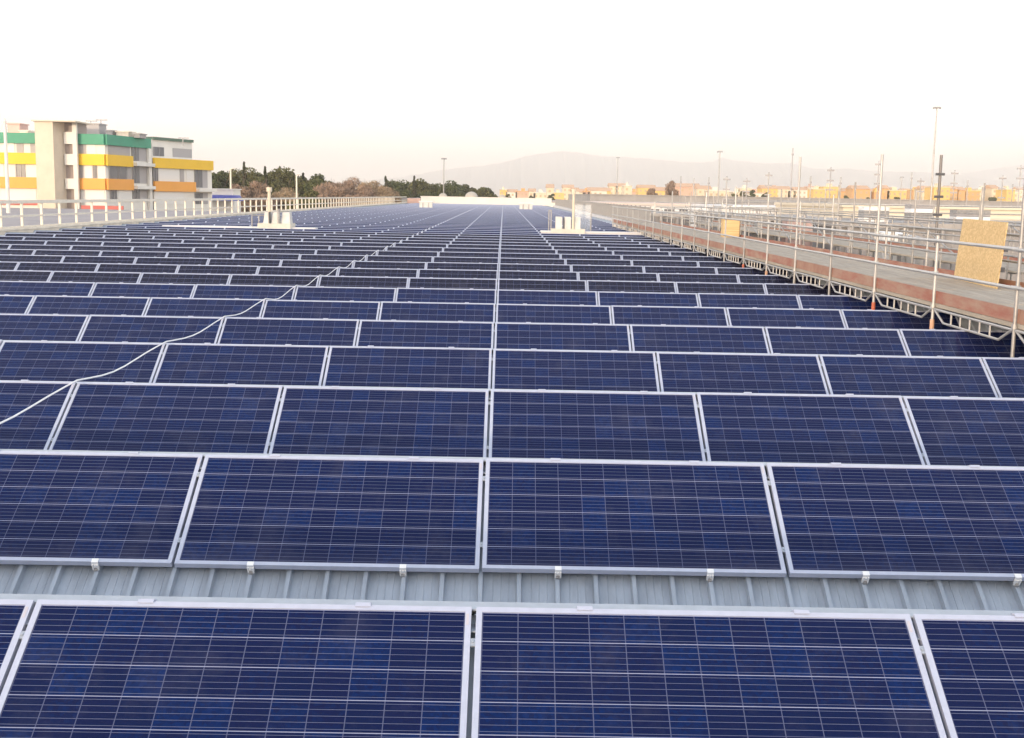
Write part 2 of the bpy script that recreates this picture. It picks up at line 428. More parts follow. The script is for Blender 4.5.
# ------------------------------------------------------------------ roof vent units with masts
VCONC = mat('vent_concrete', (0.62, 0.58, 0.50), 0.9, noise=0.15, scale=3)
YEL = mat('cream_pipe', (0.60, 0.52, 0.40), 0.5)
GLZ = bpy.data.materials.new('clear_sheet'); GLZ.use_nodes = True
b_ = GLZ.node_tree.nodes['Principled BSDF']; b_.inputs['Base Color'].default_value = (0.75, 0.78, 0.8, 1); b_.inputs['Alpha'].default_value = 0.28; b_.inputs['Roughness'].default_value = 0.15
WHITEV = mat('weathered_white_metal', (0.62, 0.60, 0.57), 0.6, noise=.2, scale=3)
def vent_right():
    Y = YB+0.3; cx = at(567.5, 230, Y).x; zb = EZ-1.74
    r = empty('vent_unit', (cx, Y, zb), 'white rooftop vent unit with tall mast and clear side screens, right of centre', 'vent unit', 'vent units on the roof')
    s = 51.2*0+1/19.5
    q = MB(); q.box(-0.85, 0.85, -0.8, 0.6, -1.0, 0.12); q.build('base', VCONC, r)
    for a, b in ((-0.62, -0.30), (-0.17, 0.14), (0.28, 0.62)):
        q = MB(); q.hexa([(a, -0.5, 0.12), (b, -0.5, 0.12), (b, 0.3, 0.12), (a, 0.3, 0.12), (a, -0.45, 0.72), (b, -0.45, 0.72), (b, 0.25, 0.72), (a, 0.25, 0.72)]); q.build('housing', WHITEV, r)
    for a in (-0.235, 0.21):
        q = MB(); q.box(a-0.03, a+0.03, -0.56, -0.5, 0.14, 0.66); q.build('louvre', DARKM, r)
    q = MB(); q.tube((0.25, -0.55, 0.12), (0.25, -0.55, 1.85), 0.065, 10); q.build('mast', YEL, r)
    q = MB(); q.tube((0.25, -0.55, 1.80), (0.25, -0.55, 1.88), 0.05, 10); q.tube((0.25, -0.55, 1.88), (0.25, -0.55, 2.12), 0.12, 12); q.build('mast_cap', YEL, r)
    for a in (-0.85, 1.2):
        q = MB()
        wd = 0.12 if a < 0 else 0.9
        for (x0, x1, z0, z1) in ((a, a+0.05, 0, 1.35 if a > 0 else 1.0), (a-wd if a > 0 else a-0.12, a-wd+0.05 if a > 0 else a-0.07, 0, 1.35 if a > 0 else 1.0)):
            q.box(x0, x1, 0.62, 0.67, z0-0.9, z1)
        q.box(a-wd, a+0.05, 0.62, 0.67, 1.35 if a > 0 else 1.0, 1.40 if a > 0 else 1.05); fr = q.build('screen_frame', GALV, r)
        if a > 0:
            q = MB(); q.box(a-wd+0.05, a, 0.64, 0.65, 0.03, 1.35); q.build('screen', GLZ, fr)
    return r
vent_right()
def vent_left():
    Y = YB+0.2; cx = at(277.5, 226, Y).x; zb = EZ-1.82
    r = empty('vent_unit', (cx, Y, zb), 'white rooftop vent unit with thick cream mast, nearer the left railing', 'vent unit', 'vent units on the roof')
    q = MB(); q.box(-0.85, 0.8, -0.8, 0.6, -0.9, 0.22); q.build('base', VCONC, r)
    for a, b in ((-0.62, -0.30), (-0.22, 0.12), (0.26, 0.72)):
        q = MB(); q.hexa([(a, -0.5, 0.22), (b, -0.5, 0.22), (b, 0.3, 0.22), (a, 0.3, 0.22), (a+0.06, -0.4, 0.78), (b-0.03, -0.4, 0.78), (b-0.03, 0.2, 0.78), (a+0.06, 0.2, 0.78)]); q.build('housing', WHITEV, r)
    q = MB(); q.tube((-0.28, -0.6, 0.22), (-0.28, -0.6, 0.8), 0.05, 10); q.build('mast_foot', DARKM, r)
    q = MB(); q.tube((-0.28, -0.6, 0.8), (-0.28, -0.6, 1.80), 0.085, 10); q.build('mast', YEL, r)
    q = MB(); q.tube((-0.28, -0.6, 1.80), (-0.28, -0.6, 2.02), 0.14, 12); q.build('mast_cap', YEL, r)
    q = MB(); q.tube((0.19, -0.6, 0.22), (0.19, -0.6, 0.95), 0.07, 10); q.build('pipe', GALV, r)
    for a in (-1.25, -0.9):
        q = MB(); q.tube((a, -0.2, -0.8), (a, -0.2, 0.6), 0.03, 6); q.tube((a, -0.2, 0.6), (a+0.3, -0.2, 0.6), 0.03, 6); q.build('bracket', GALV, r)
vent_left()
for (px, lab) in ((426, 'small white vent box before the far end wall, left of the centre seam'), (526, 'small white vent box before the far end wall, right of the centre seam')):
    c = at(px, 203, 170); r = empty('vent_box', (c.x, 170, EZ-2.3), lab, 'vent box', 'small vent boxes at the far end')
    q = MB(); q.box(-0.9, 0.9, -0.5, 0.5, -0.5, 1.25); q.build('housing', WHITEV, r)
    q = MB(); q.box(-1.0, 1.0, -0.6, 0.6, 1.25, 1.33); q.build('lid', WHITEM, r)
    for k in (-0.4, 0.4):
        q = MB(); q.box(k-0.08, k+0.08, -0.53, -0.5, 0.3, 1.1); q.build('louvre', GALV, r)

# ------------------------------------------------------------------ right edge balustrade beyond the scaffold
YS0 = 77.6
q = MB(); q.box(XR-0.35, XR+0.1, YS0, YF-0.5, ZR+0.04, EZ-1.80)
tag(q.build('parapet_wall', STRIP), 'low white parapet under the grey fence along the far right roof edge', 'parapet', kind='thing')
FGR = mat('grey_fence_steel', (0.30, 0.29, 0.28), 0.6, 0.2)
fr = empty('balustrade', (XR-0.05, 0, EZ-1.80), 'grey close-barred fence along the far right roof edge', 'fence')
y = YS0
while y < YF-3.2:
    q = MB()
    for k in range(16): q.box(-0.02, 0.02, y+0.1+k*0.19, y+0.16+k*0.19, 0.08, 1.16)
    q.box(-0.025, 0.025, y+0.05, y+3.05, 0.03, 0.08); q.box(-0.025, 0.025, y+0.05, y+3.05, 1.16, 1.21)
    q.build('bar_panel', FGR, fr)
    q = MB(); q.box(-0.05, 0.05, y-0.05, y+0.05, 0.002, 1.27); q.build('post', GALV, fr)
    y += 3.1

# ------------------------------------------------------------------ scaffold walkway on the right
XI, XO, BAY = 6.72, 9.78, 3.07
YP = 15.8
ZD = EZ-1.56
TOE = mat('worn_toe_board', (0.30, 0.115, 0.085), 0.85, scale=2.2, col2=(0.36, 0.24, 0.18), bump=0.1, stretch=(1, 0.5, 2), noise=.3)
TOE2 = mat('faded_toe_board', (0.36, 0.22, 0.16), 0.85, scale=2.0, col2=(0.28, 0.14, 0.10), noise=.3)
DECK = mat('steel_deck', (0.42, 0.37, 0.31), 0.95, 0.0, spec=0.1, noise=0.25, scale=2.0, stretch=(4, 0.4, 1))
REDP = mat('red_oxide_paint', (0.55, 0.14, 0.07), 0.6, noise=0.25, scale=9)
SEAT = mat('orange_dust', (0.60, 0.36, 0.24), 0.7, noise=0.2, scale=5)
sc = empty('scaffold_walkway', (XI, YP, ZR), 'long grey scaffold walkway with tube rails and rusty toe boards along the right roof edge', 'scaffold')
K0, K1 = -3, 20
tall_i = {0: 0.50, 2: 0.85, 4: 1.0, -1: 0.4, 7: 0.15, 11: 0.3}
tall_o = {0: 0.3, 1: -0.2, 3: 0.35, 6: 0.55, 9: 0.4}
def tube_part(name, a, b, r, m, n=8, parent=None):
    q = MB(); q.tube(a, b, r, n); return local(sc, q).build(name, m, sc, smooth=False)
for k in range(K0, K1+1):
    y = YP+BAY*k; x_i = XI+xs(y)*0.5; x_o = XO+xs(y)*0.5
    lean = random.uniform(-0.02, 0.02); zb_ = ZT-0.82
    for x_, top, inner in ((x_i, tall_i.get(k, -0.50), True), (x_o, tall_o.get(k, -0.50), False)):
        q = MB(); q.tube((x_, y, zb_), (x_+lean*0.5, y+lean, EZ+top), 0.025, 10)
        for zc in (-0.58, -1.09, -1.60): q.tube((x_, y, EZ+zc-0.03), (x_, y, EZ+zc+0.03), 0.045, 10)
        p_ = local(sc, q).build('post', GALVB if k % 3 else GALV, sc)
        if inner:
            q = MB(); q.tube((x_, y, zb_), (x_, y, ZT+0.02 if k in (1, 2, 4, 5, 6) else ZT-0.3), 0.034, 10)
            o = local(sc, q).build('base_jack', REDP if k in (2, 3, 6, 9) else (SEAT if k % 2 else GALV), p_)
            q = MB(); q.box(x_-0.08, x_+0.08, y-0.08, y+0.08, zb_-0.01, zb_+0.004)
            local(sc, q).build('base_plate', GALV, p_)
    if k == K1: break
    y2 = y+BAY; xi2 = XI+xs(y2)*0.5; xo2 = XO+xs(y2)*0.5
    for zc in (-0.58, -1.09):
        tube_part('guard_rail', (x_i-0.05, y-0.08, EZ+zc), (xi2-0.05, y2+0.08, EZ+zc+random.uniform(-.01, .01)), 0.024, GALVB)
        tube_part('guard_rail', (x_o-0.05, y-0.08, EZ+zc), (xo2-0.05, y2+0.08, EZ+zc+random.uniform(-.01, .01)), 0.024, GALV)
    q = MB(); q.hexa([(x_i+0.04, y+0.02, ZD+0.004), (x_i+0.07, y+0.02, ZD+0.004), (xi2+0.07, y2-0.02, ZD+0.004), (xi2+0.04, y2-0.02, ZD+0.004),
                      (x_i+0.04, y+0.02, ZD+0.19), (x_i+0.07, y+0.02, ZD+0.19), (xi2+0.07, y2-0.02, ZD+0.19), (xi2+0.04, y2-0.02, ZD+0.19)])
    local(sc, q).build('toe_board', TOE if k % 4 != 3 else TOE2, sc)
    q = MB(); q.hexa([(x_o-0.07, y+0.02, ZD+0.004), (x_o-0.04, y+0.02, ZD+0.004), (xo2-0.04, y2-0.02, ZD+0.004), (xo2-0.07, y2-0.02, ZD+0.004),
                      (x_o-0.07, y+0.02, ZD+0.11), (x_o-0.04, y+0.02, ZD+0.11), (xo2-0.04, y2-0.02, ZD+0.11), (xo2-0.07, y2-0.02, ZD+0.11)])
    local(sc, q).build('toe_board', TOE, sc)
    q = MB()
    for n in range(9):
        xa_ = x_i+0.02+n*0.335; q.box(xa_, xa_+0.32, y+0.03, y2-0.03, ZD-0.06, ZD)
    local(sc, q).build('deck', DECK, sc)
    # under-slung lattice: chords, sloping ends and uprights
    for x_, x2_, nm in ((x_i, xi2, 1), (x_o, xo2, 0)):
        q = MB(); zt, zb = ZD-0.09, ZD-0.27
        A = lambda t_, z_: (x_+(x2_-x_)*t_, y+BAY*t_, z_)
        q.tube(A(0.01, zt), A(0.99, zt), 0.020, 6); q.tube(A(0.16, zb), A(0.84, zb), 0.019, 6)
        q.tube(A(0.02, zt), A(0.16, zb), 0.019, 6); q.tube(A(0.84, zb), A(0.98, zt), 0.019, 6)
        for t_ in (0.26, 0.38, 0.50, 0.62, 0.74): q.tube(A(t_, zb), A(t_, zt), 0.015, 6)
        local(sc, q).build('truss', GALVB if nm else GALV, sc)
    tube_part('transom', (x_i, y, ZD-0.09), (x_o, y, ZD-0.09), 0.024, GALV)

# ------------------------------------------------------------------ boards left on the walkway
def osb():
    m = bpy.data.materials.new('strand_board'); m.use_nodes = True; t = m.node_tree; b = t.nodes['Principled BSDF']
    c = t.nodes.new('ShaderNodeTexCoord'); mp = t.nodes.new('ShaderNodeMapping'); mp.inputs['Scale'].default_value = (1, 18, 30)
    mp.inputs['Rotation'].default_value = (0.5, 0, 0)
    v = t.nodes.new('ShaderNodeTexVoronoi'); v.inputs['Scale'].default_value = 1.0; v.inputs['Randomness'].default_value = 1
    r = t.nodes.new('ShaderNodeValToRGB'); r.color_ramp.elements[0].color = (0.52, 0.36, 0.17, 1); r.color_ramp.elements[1].color = (0.66, 0.48, 0.25, 1)
    r.color_ramp.elements[0].position = 0.1
    s = t.nodes.new('ShaderNodeSeparateXYZ')
    t.links.new(c.outputs['Object'], mp.inputs[0]); t.links.new(mp.outputs[0], v.inputs['Vector']); t.links.new(v.outputs['Color'], s.inputs[0])
    t.links.new(s.outputs[0], r.inputs[0]); t.links.new(r.outputs[0], b.inputs['Base Color']); b.inputs['Roughness'].default_value = 0.8
    return m
OSB = osb()
a = Vector((9.30, 25.2, ZD+0.002)); b = Vector((9.02, 22.25, ZD+0.002)); up = Vector((0.12, 0.02, 1.25)); th = Vector((0.02, 0, 0))
r = empty('strand_board', a, 'large tan strand board sheet leaning on the far rail of the scaffold walkway', 'board')
r['kind'] = 'thing'
q = MB(); q.hexa([b, b+th, a+th, a, b+up+Vector((0, 0, -0.02)), b+up+th+Vector((0, 0, -0.02)), a+up+th, a+up]); q.v = [(x_-a.x, y_-a.y, z_-a.z) for x_, y_, z_ in q.v]
q.build('sheet', OSB, r)
q = MB()
for k in (0.25, 0.55):
    o_ = b+up*k+Vector((-0.0, 0, 0)); q.box(o_.x+0.022-a.x, o_.x+0.08-a.x, o_.y-0.06-a.y, o_.y+0.04-a.y, o_.z-a.z, o_.z+0.09-a.z)
q.build('batten', DARKM, r)
c = Vector((9.15, 50.5, ZD+0.002)); r = empty('plywood_crate', c, 'small tan plywood crate standing on the far part of the scaffold walkway', 'crate')
q = MB(); q.box(-0.33, 0.33, -0.3, 0.3, 0, 0.72); q.build('box_body', OSB, r)
BRW = mat('dark_plywood', (0.25, 0.17, 0.10), 0.85, noise=0.2, scale=5)
q = MB(); q.box(0.332, 0.36, -0.3, 0.3, 0.02, 0.72); q.build('side_board', BRW, r)
q = MB(); q.box(-0.36, 0.39, -0.33, 0.33, 0.722, 0.75); q.build('lid', OSB, r)

# ------------------------------------------------------------------ neighbour on the left: low hall and the colourful office block
LILAC = mat('lilac_roofing', (0.36, 0.33, 0.33), 0.95, spec=0.1, noise=0.12, scale=0.3)
DBR = mat('dark_brown_cladding', (0.10, 0.075, 0.06), 0.8, noise=0.3, scale=0.5)
q = MB(); q.box(XR+0.12, XR+0.3, YN-0.2, YS0-0.2, EZ-2.95, EZ-2.0)  # edge wall coloured near black to give the shade under the deck
tag(q.build('parapet_wall', mat('painted_shade_wall', (0.05, 0.05, 0.055), 0.7)), 'low wall edge coloured as shade under the scaffold walkway along the right roof edge', 'parapet', kind='thing')
PLAS = mat('white_plaster', (0.74, 0.71, 0.66), 0.85, noise=0.06, scale=0.4)
CONC = mat('tower_concrete', (0.66, 0.57, 0.46), 0.85, noise=0.12, scale=0.5)
GRN = mat('green_band_paint', (0.06, 0.30, 0.19), 0.6, noise=0.1, scale=0.5)
YLW = mat('yellow_band_paint', (0.80, 0.50, 0.03), 0.6, noise=0.06, scale=0.5)
ORG = mat('orange_band_paint', (0.80, 0.36, 0.07), 0.6, noise=0.06, scale=0.5)
REDB = mat('red_base_paint', (0.50, 0.10, 0.08), 0.6)
WGL = mat('window_glass', (0.14, 0.14, 0.15), 0.2)
BLIND = mat('white_blind', (0.72, 0.70, 0.67), 0.7)
SHUT = mat('grey_shutter', (0.36, 0.34, 0.34), 0.6)
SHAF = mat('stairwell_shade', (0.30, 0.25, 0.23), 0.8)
def X(px, Y): return at(px, 190, Y).x
def Z(px, py, Y): return at(px, py, Y).z
r = empty('low_hall', (-60, 85, 0), 'low hall with pale grey flat roof between the railing and the colourful block', 'building')
q = MB(); q.box(-85+60, -33+60, -55, 66, 0, EZ-2.75); q.build('wall', DBR, r)
q = MB(); q.box(-85.2+60, -32.9+60, -55.2, 66.2, EZ-2.75, EZ-2.6); q.build('roof', LILAC, r)
q = MB(); q.box(X(80, 151)+60, X(122, 151)+60, 66.2, 66.5, EZ-2.75, EZ-2.15); q.build('roof_edge', mat('red_coping', (0.45, 0.12, 0.10), 0.7), r)

bd = empty('office_block', (X(90, 160), 165, 0), 'white office block with green, yellow and orange bands and a beige stair tower', 'building')
def bpart(name, q, m): return local(bd, q).build(name, m, bd)
A0 = (X(-60, 160), 160); A1 = (X(38, 160), 160); B0 = (X(77, 160), 160); B1 = (X(106, 160), 160); C1 = (X(150, 172), 172); D0 = (X(153, 172), 172.2); D1 = (X(212, 186), 186)
zt = Z(90, 135, 160)+0.1
def prism(poly, z0, z1, name, m):
    q = MB(); n = len(poly); q.quad([(x_, y_, z1) for x_, y_ in poly]); q.quad([(x_, y_, z0) for x_, y_ in poly][::-1])
    for i in range(n):
        a, b = poly[i], poly[(i+1) % n]; q.quad([(a[0], a[1], z0), (b[0], b[1], z0), (b[0], b[1], z1), (a[0], a[1], z1)])
    return bpart(name, q, m)
prism([A0, (A1[0]+1, 160), B0, B1, C1, (C1[0]-4, 186), (A0[0], 186)], 0, zt-0.05, 'wall', PLAS)
zd = Z(180, 159, 178)
prism([D0, D1, (D1[0]-6, 200), (D0[0]-6, 190)], 0, zd-0.05, 'wall', PLAS)
# penthouse on the right block
q = MB(); p0 = (X(153, 176), 176); p1 = (X(193, 185), 185); q.slab(p0, p1, zd-0.04, Z(175, 141, 180), -7, 0); bpart('penthouse', q, PLAS)
q = MB(); q.slab(p0, p1, Z(175, 141, 180), Z(175, 141, 180)+0.4, -7.2, 0.3); bpart('roof_edge', q, mat('dark_green_edge', (0.10, 0.16, 0.12), 0.7))
def lerp2(a, b, t): return (a[0]+(b[0]-a[0])*t, a[1]+(b[1]-a[1])*t)
def wins(a, b, z0, z1, spec, name='window'):
    """spec: (t0, t1, material) upright strips between two bands"""
    for t0, t1, m in spec:
        q = MB(); q.slab(lerp2(a, b, t0), lerp2(a, b, t1), z0, z1, 0.01, 0.06); w_ = bpart(name, q, m)
        if m is WGL:
            q = MB(); q.slab(lerp2(a, b, t0), lerp2(a, b, t0+0.012), z0, z1, 0.065, 0.12); q.slab(lerp2(a, b, (t0+t1)/2), lerp2(a, b, (t0+t1)/2+0.008), z0, z1, 0.065, 0.12)
            local(bd, q).build('mullion', SHUT, w_)
zs = dict(g0=Z(90, 144.5, 160), g1=Z(90, 134, 160), y0=Z(90, 165.3, 160), y1=Z(90, 154, 160), o0=Z(90, 189.5, 160), o1=Z(90, 178.3, 160), r0=Z(90, 206, 160), r1=Z(90, 201.5, 160))
def band(a, b, z0, z1, m, t=0.35):
    q = MB(); q.slab(a, b, z0, z1, 0.003, t); bpart('band', q, m)
for a, b in ((A0, A1), (B0, B1)):
    band(a, b, zs['g0'], zs['g1'], GRN); band(a, b, zs['y0'], zs['y1'], YLW); band(a, b, zs['o0'], zs['o1'], ORG)
band(A0, A1, zs['r0'], zs['r1'], REDB, 0.2); 
band(B1, C1, zs['g0'], zs['g1'], GRN)
Cm = lerp2(B1, C1, 0.57)
band(B1, Cm, zs['y0'], zs['y1'], YLW); band(B1, Cm, zs['o0'], zs['o1'], ORG)
e1, e2, e3 = (zs['y1'], zs['g0']), (zs['o1'], zs['y0']), (zs['r1'], zs['o0'])
wins(A0, A1, *e1, [(0.05, 0.2, SHUT), (0.66, 0.78, BLIND), (0.80, 0.87, SHUT), (0.94, 1.0, SHUT)])
wins(A0, A1, *e2, [(0.1, 0.3, BLIND), (0.60, 0.66, BLIND), (0.78, 0.88, WGL), (0.9, 1.0, BLIND)])
wins(A0, A1, *e3, [(0.1, 0.3, BLIND), (0.62, 0.98, BLIND)])
wins(B0, B1, *e1, [(0.0, 0.36, SHUT), (0.38, 0.7, BLIND)])
wins(B0, B1, *e2, [(0.0, 0.22, SHUT), (0.28, 0.55, BLIND), (0.58, 0.72, WGL)])
wins(B0, B1, *e3, [(0.05, 0.95, BLIND)])
wins(B1, Cm, *e1, [(0.12, 0.95, SHUT)]); wins(B1, Cm, *e2, [(0.12, 0.80, WGL), (0.82, 0.98, SHUT)]); wins(B1, Cm, *e3, [(0.14, 0.4, WGL), (0.45, 0.98, BLIND)])
Ce = lerp2(B1, C1, 0.93)
for z0, z1 in ((zs['y1']-0.6, zs['g0']), (zs['o1']-0.5, zs['y1']-1.3), (zs['r1'], zs['o1']-1.3)):
    wins(Cm, Ce, z0, z1, [(0.02, 0.5, WGL), (0.5, 0.98, SHUT)])
for zz in (zs['y1']-1.3, zs['o1']-1.3):
    q = MB(); q.slab(Cm, C1, zz, zz+0.45, 0.0031, 0.9); bpart('balcony', q, PLAS)
q = MB(); q.slab(Ce, C1, 0, zs['g0'], 0.07, 0.4); bpart('pillar', q, PLAS)
dY = 176
zz = dict(y1=Z(170, 158.5, dY), y0=Z(170, 168.5, dY), o1=Z(170, 181.5, dY), o0=Z(170, 191.5, dY))
band(D0, D1, zz['y0'], zz['y1'], YLW)
Dm = lerp2(D0, D1, 0.68)
band(D0, Dm, zz['o0'], zz['o1'], ORG)
wins(D0, Dm, zz['o1'], zz['y0'], [(0.0, 0.11, WGL), (0.13, 0.62, BLIND), (0.64, 0.74, SHUT), (0.8, 0.97, BLIND)])
wins(D0, Dm, Z(170, 204, dY), zz['o0'], [(0.02, 0.72, BLIND)])
De = lerp2(D0, D1, 0.92)
wins(Dm, De, zz['o1']-0.8, zz['y0'], [(0.02, 0.6, WGL), (0.6, 0.98, SHUT)]); wins(Dm, De, Z(170, 204, dY), zz['o1']-1.6, [(0.02, 0.6, WGL), (0.6, 0.98, SHUT)])
q = MB(); q.slab(Dm, D1, zz['o1']-1.4, zz['o1']-0.95, 0.0031, 0.9); bpart('balcony', q, PLAS)
wins(p0, p1, Z(160, 156, 177), Z(160, 147, 177), [(0.02, 0.28, WGL), (0.5, 0.98, SHUT)])
# stair tower and open stairwell
q = MB(); tx0, tx1 = X(37, 157), X(66, 157); q.box(tx0, X(55, 157), 157, 163, 0, Z(50, 121.5, 157)); 
q.quad([(X(55, 157), 157, 0), (tx1, 162.5, 0), (tx1, 162.5, Z(50, 121.5, 157)), (X(55, 157), 157, Z(50, 121.5, 157))]); q.quad([(X(55, 157), 157, Z(50, 121.5, 157)), (tx1, 162.5, Z(50, 121.5, 157)), (tx1, 163, Z(50, 121.5, 157)), (X(55, 157), 163, Z(50, 121.5, 157))])
bpart('stair_tower', q, CONC)
q = MB(); q.box(tx0-0.3, tx1+1.6, 156.7, 163.5, Z(50, 121.5, 157)+0.003, Z(50, 120.3, 157)); bpart('tower_roof', q, CONC)
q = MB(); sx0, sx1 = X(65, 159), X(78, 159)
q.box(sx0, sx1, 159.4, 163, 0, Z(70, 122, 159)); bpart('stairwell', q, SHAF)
for y0_, y1_ in ((132, 144), (154, 165), (178.5, 189)):
    q = MB(); q.box(sx0+0.1, sx1+0.05, 158.9, 159.39, Z(70, y1_, 159), Z(70, y0_, 159)); bpart('landing_wall', q, PLAS)
q = MB(); q.box(sx1-0.5, sx1+0.06, 158.95, 159.39, 0, Z(70, 122, 159)); bpart('landing_wall', q, PLAS)
# roof clutter
rr_ = random.Random(11)
for px0, px1, y0_, m in ((10, 22, 124, PINKW), (22, 30, 131, CREAMC), (82, 101, 124, SHUT), (108, 114, 131, SHUT), (118, 130, 132, CREAMC), (135, 141, 134, SHUT)):
    Yc = 167; q = MB(); q.box(X(px0, Yc), X(px1, Yc), Yc, Yc+3, zt-0.04, Z(px0, y0_, Yc)); q.box(X(px0, Yc)-.15, X(px1, Yc)+.15, Yc-.15, Yc+3.1, Z(px0, y0_, Yc), Z(px0, y0_, Yc)+0.15); bpart('roof_unit', q, m)
for px0, py0 in ((93, 121), (103, 120), (184, 138)):
    Yc = 170; base = zt-0.04 if px0 < 150 else (Z(175, 141, 180)+0.4 if px0 < 190 else zd); q = MB(); xx = X(px0, Yc if px0 < 150 else 181); yy = Yc if px0 < 150 else 181
    q.tube((xx, yy, base-1.0), (xx, yy, Z(px0, py0, yy)), 0.08, 6); q.tube((xx-0.7, yy, Z(px0, py0, yy)), (xx+0.9, yy, Z(px0, py0, yy)), 0.06, 5); bpart('antenna', q, SHUT)
# tall white mast before the block
c = at(8, 200, 120); r = empty('flag_mast', (c.x, 120, 0), 'tall white mast standing before the left end of the office block', 'mast')
q = MB(); q.tube((0, 0, 0), (0, 0, Z(8, 122, 120)), 0.26, 12, r2=0.14); q.build('pole', WHITEW, r)
q = MB(); q.tube((0, 0, Z(8, 122, 120)), (0, 0, Z(8, 122, 120)+0.35), 0.2, 12, r2=0.05); q.build('cap', WHITEW, r)
# small kiosk with blue awning right of the block
c = at(224, 195, 215); r = empty('kiosk', (c.x, 215, 0), 'small white building with a blue awning right of the office block', 'building')
q = MB(); q.box(-2.6, 1.6, 0, 6, 0, Z(220, 189.5, 215)); q.build('wall', PLAS, r)
q = MB(); q.box(-2.8, 1.8, -0.3, 6.2, Z(220, 189.5, 215), Z(220, 188.5, 215)); q.build('roof', PLAS, r)
q = MB(); q.hexa([(-2.6, -3, Z(224, 200.5, 215)), (3.6, -3, Z(224, 200.5, 215)), (3.6, -0.01, Z(224, 200.5, 215)), (-2.6, -0.01, Z(224, 200.5, 215)), (-2.6, -2.4, Z(224, 196, 215)), (2.8, -2.4, Z(224, 196, 215)), (2.8, -0.01, Z(224, 195, 215)), (-2.6, -0.01, Z(224, 195, 215))])
q.build('awning', mat('blue_awning', (0.06, 0.07, 0.30), 0.7), r)

# ------------------------------------------------------------------ trees
def leaf_mat(name, c1, c2):
    m = mat(name, c1, 0.85, noise=0.3, scale=0.35, col2=c2); return m
TG = [leaf_mat('dark_pine_needles', (0.085, 0.095, 0.025), (0.032, 0.044, 0.012)), leaf_mat('olive_needles', (0.12, 0.115, 0.032), (0.055, 0.060, 0.018)), leaf_mat('cypress_needles', (0.065, 0.068, 0.024), (0.032, 0.036, 0.014))]
TB = [leaf_mat('bare_pink_twigs', (0.36, 0.25, 0.18), (0.23, 0.16, 0.115)), leaf_mat('bare_tan_twigs', (0.40, 0.30, 0.19), (0.25, 0.18, 0.11))]
BARK = mat('bark', (0.12, 0.08, 0.055), 0.95, noise=0.3, scale=2)
def tree(px, ytop, wpx, Y, kind, label, group):
    top = at(px, ytop, Y); wd = wpx*Y/F; h = top.z*(1.03 if kind == 'pine' else 1.0); cx = top.x; wd *= 1.2 if kind == 'pine' else 1.0
    rt = empty(dict(pine='pine_tree', cypress='cypress_tree', bare='bare_tree', bush='round_tree')[kind], (cx, Y, 0), label, 'tree', group)
    rn = random.Random(int(px*31+ytop*7)); tr = MB()
    ch = h*0.62 if kind in ('pine', 'bush') else h*0.85
    tr.tube((0, 0, 0), (0, 0, h*0.45), 0.04*h*0.6, 8, r2=0.02*h)
    for k in range(7):
        a = k*0.9+rn.random(); rr = wd*0.33; tr.tube((0, 0, h*(0.28+0.03*k)), (math.cos(a)*rr, math.sin(a)*rr, h*(0.5+0.06*k)), 0.012*h, 5, r2=0.004*h)
    if kind == 'bare':
        for k in range(70):
            a = rn.uniform(0, 6.28); q_ = rn.uniform(0.2, 1)*wd*0.5; z1 = h*rn.uniform(0.6, 1.0)*(1-0.25*(q_/(wd*0.5))**2)
            tr.tube((math.cos(a)*q_*0.35, math.sin(a)*q_*0.35, h*rn.uniform(0.3, 0.5)), (math.cos(a)*q_, math.sin(a)*q_, z1), 0.06, 3, r2=0.02, cap=False)
    tr.build('trunk', BARK, rt)
    cr_ = MB()
    clumps = []
    if kind == 'cypress':
        for k in range(16): t_ = k/15; clumps.append((Vector((rn.uniform(-.1, .1)*wd, rn.uniform(-.1, .1)*wd, h*(0.1+0.86*t_))), wd*0.5*(1-t_)**0.6+0.15, h*0.05))
    else:
        nC = 46 if kind != 'bare' else 60
        for k in range(nC):
            a = rn.uniform(0, 6.28); rr = math.sqrt(rn.random())*wd*0.46
            zz_ = h*(0.25+0.67*rn.random()**0.7*(1-0.45*(rr/(wd*0.46))**2)) if kind != 'pine' else h*(0.33+0.58*rn.random()**0.6*(1-0.4*(rr/(wd*0.46))**2))
            s_ = rn.uniform(0.13, 0.22)*max(wd, h*0.35)
            clumps.append((Vector((math.cos(a)*rr, math.sin(a)*rr, zz_)), s_, s_*0.62))
    n_leaf = {'pine': 230, 'bush': 230, 'bare': 230, 'cypress': 120}[kind]
    for c_, s_, sz in clumps:
        for k in range(n_leaf):
            d = Vector((rn.gauss(0, 1), rn.gauss(0, 1), rn.gauss(0, 1))).normalized()*rn.random()**0.35
            p_ = c_+Vector((d.x*s_, d.y*s_, d.z*sz)); l_ = rn.uniform(0.28, 0.6) if kind != 'bare' else rn.uniform(0.3, 0.8)
            wd_ = l_*0.7 if kind != 'bare' else 0.13
            u = Vector((rn.gauss(0, 1), rn.gauss(0, 1), rn.gauss(0, 1)+(1.0 if kind == 'bare' else 0))).normalized(); v = u.orthogonal().normalized()
            v = (Matrix.Rotation(rn.uniform(0, 6.28), 3, u) @ v)*wd_; u = u*l_
            cr_.quad([p_-u*.5-v*.5, p_+u*.5-v*.5, p_+u*.5+v*.5, p_-u*.5+v*.5])
    m = TB[0 if rn.random() < 0.6 else 1] if kind == 'bare' else (TG[2] if kind == 'cypress' else TG[rn.randint(0, 1)])
    cr_.build('crown', m, rt)
GT = 'trees beyond the left railing'
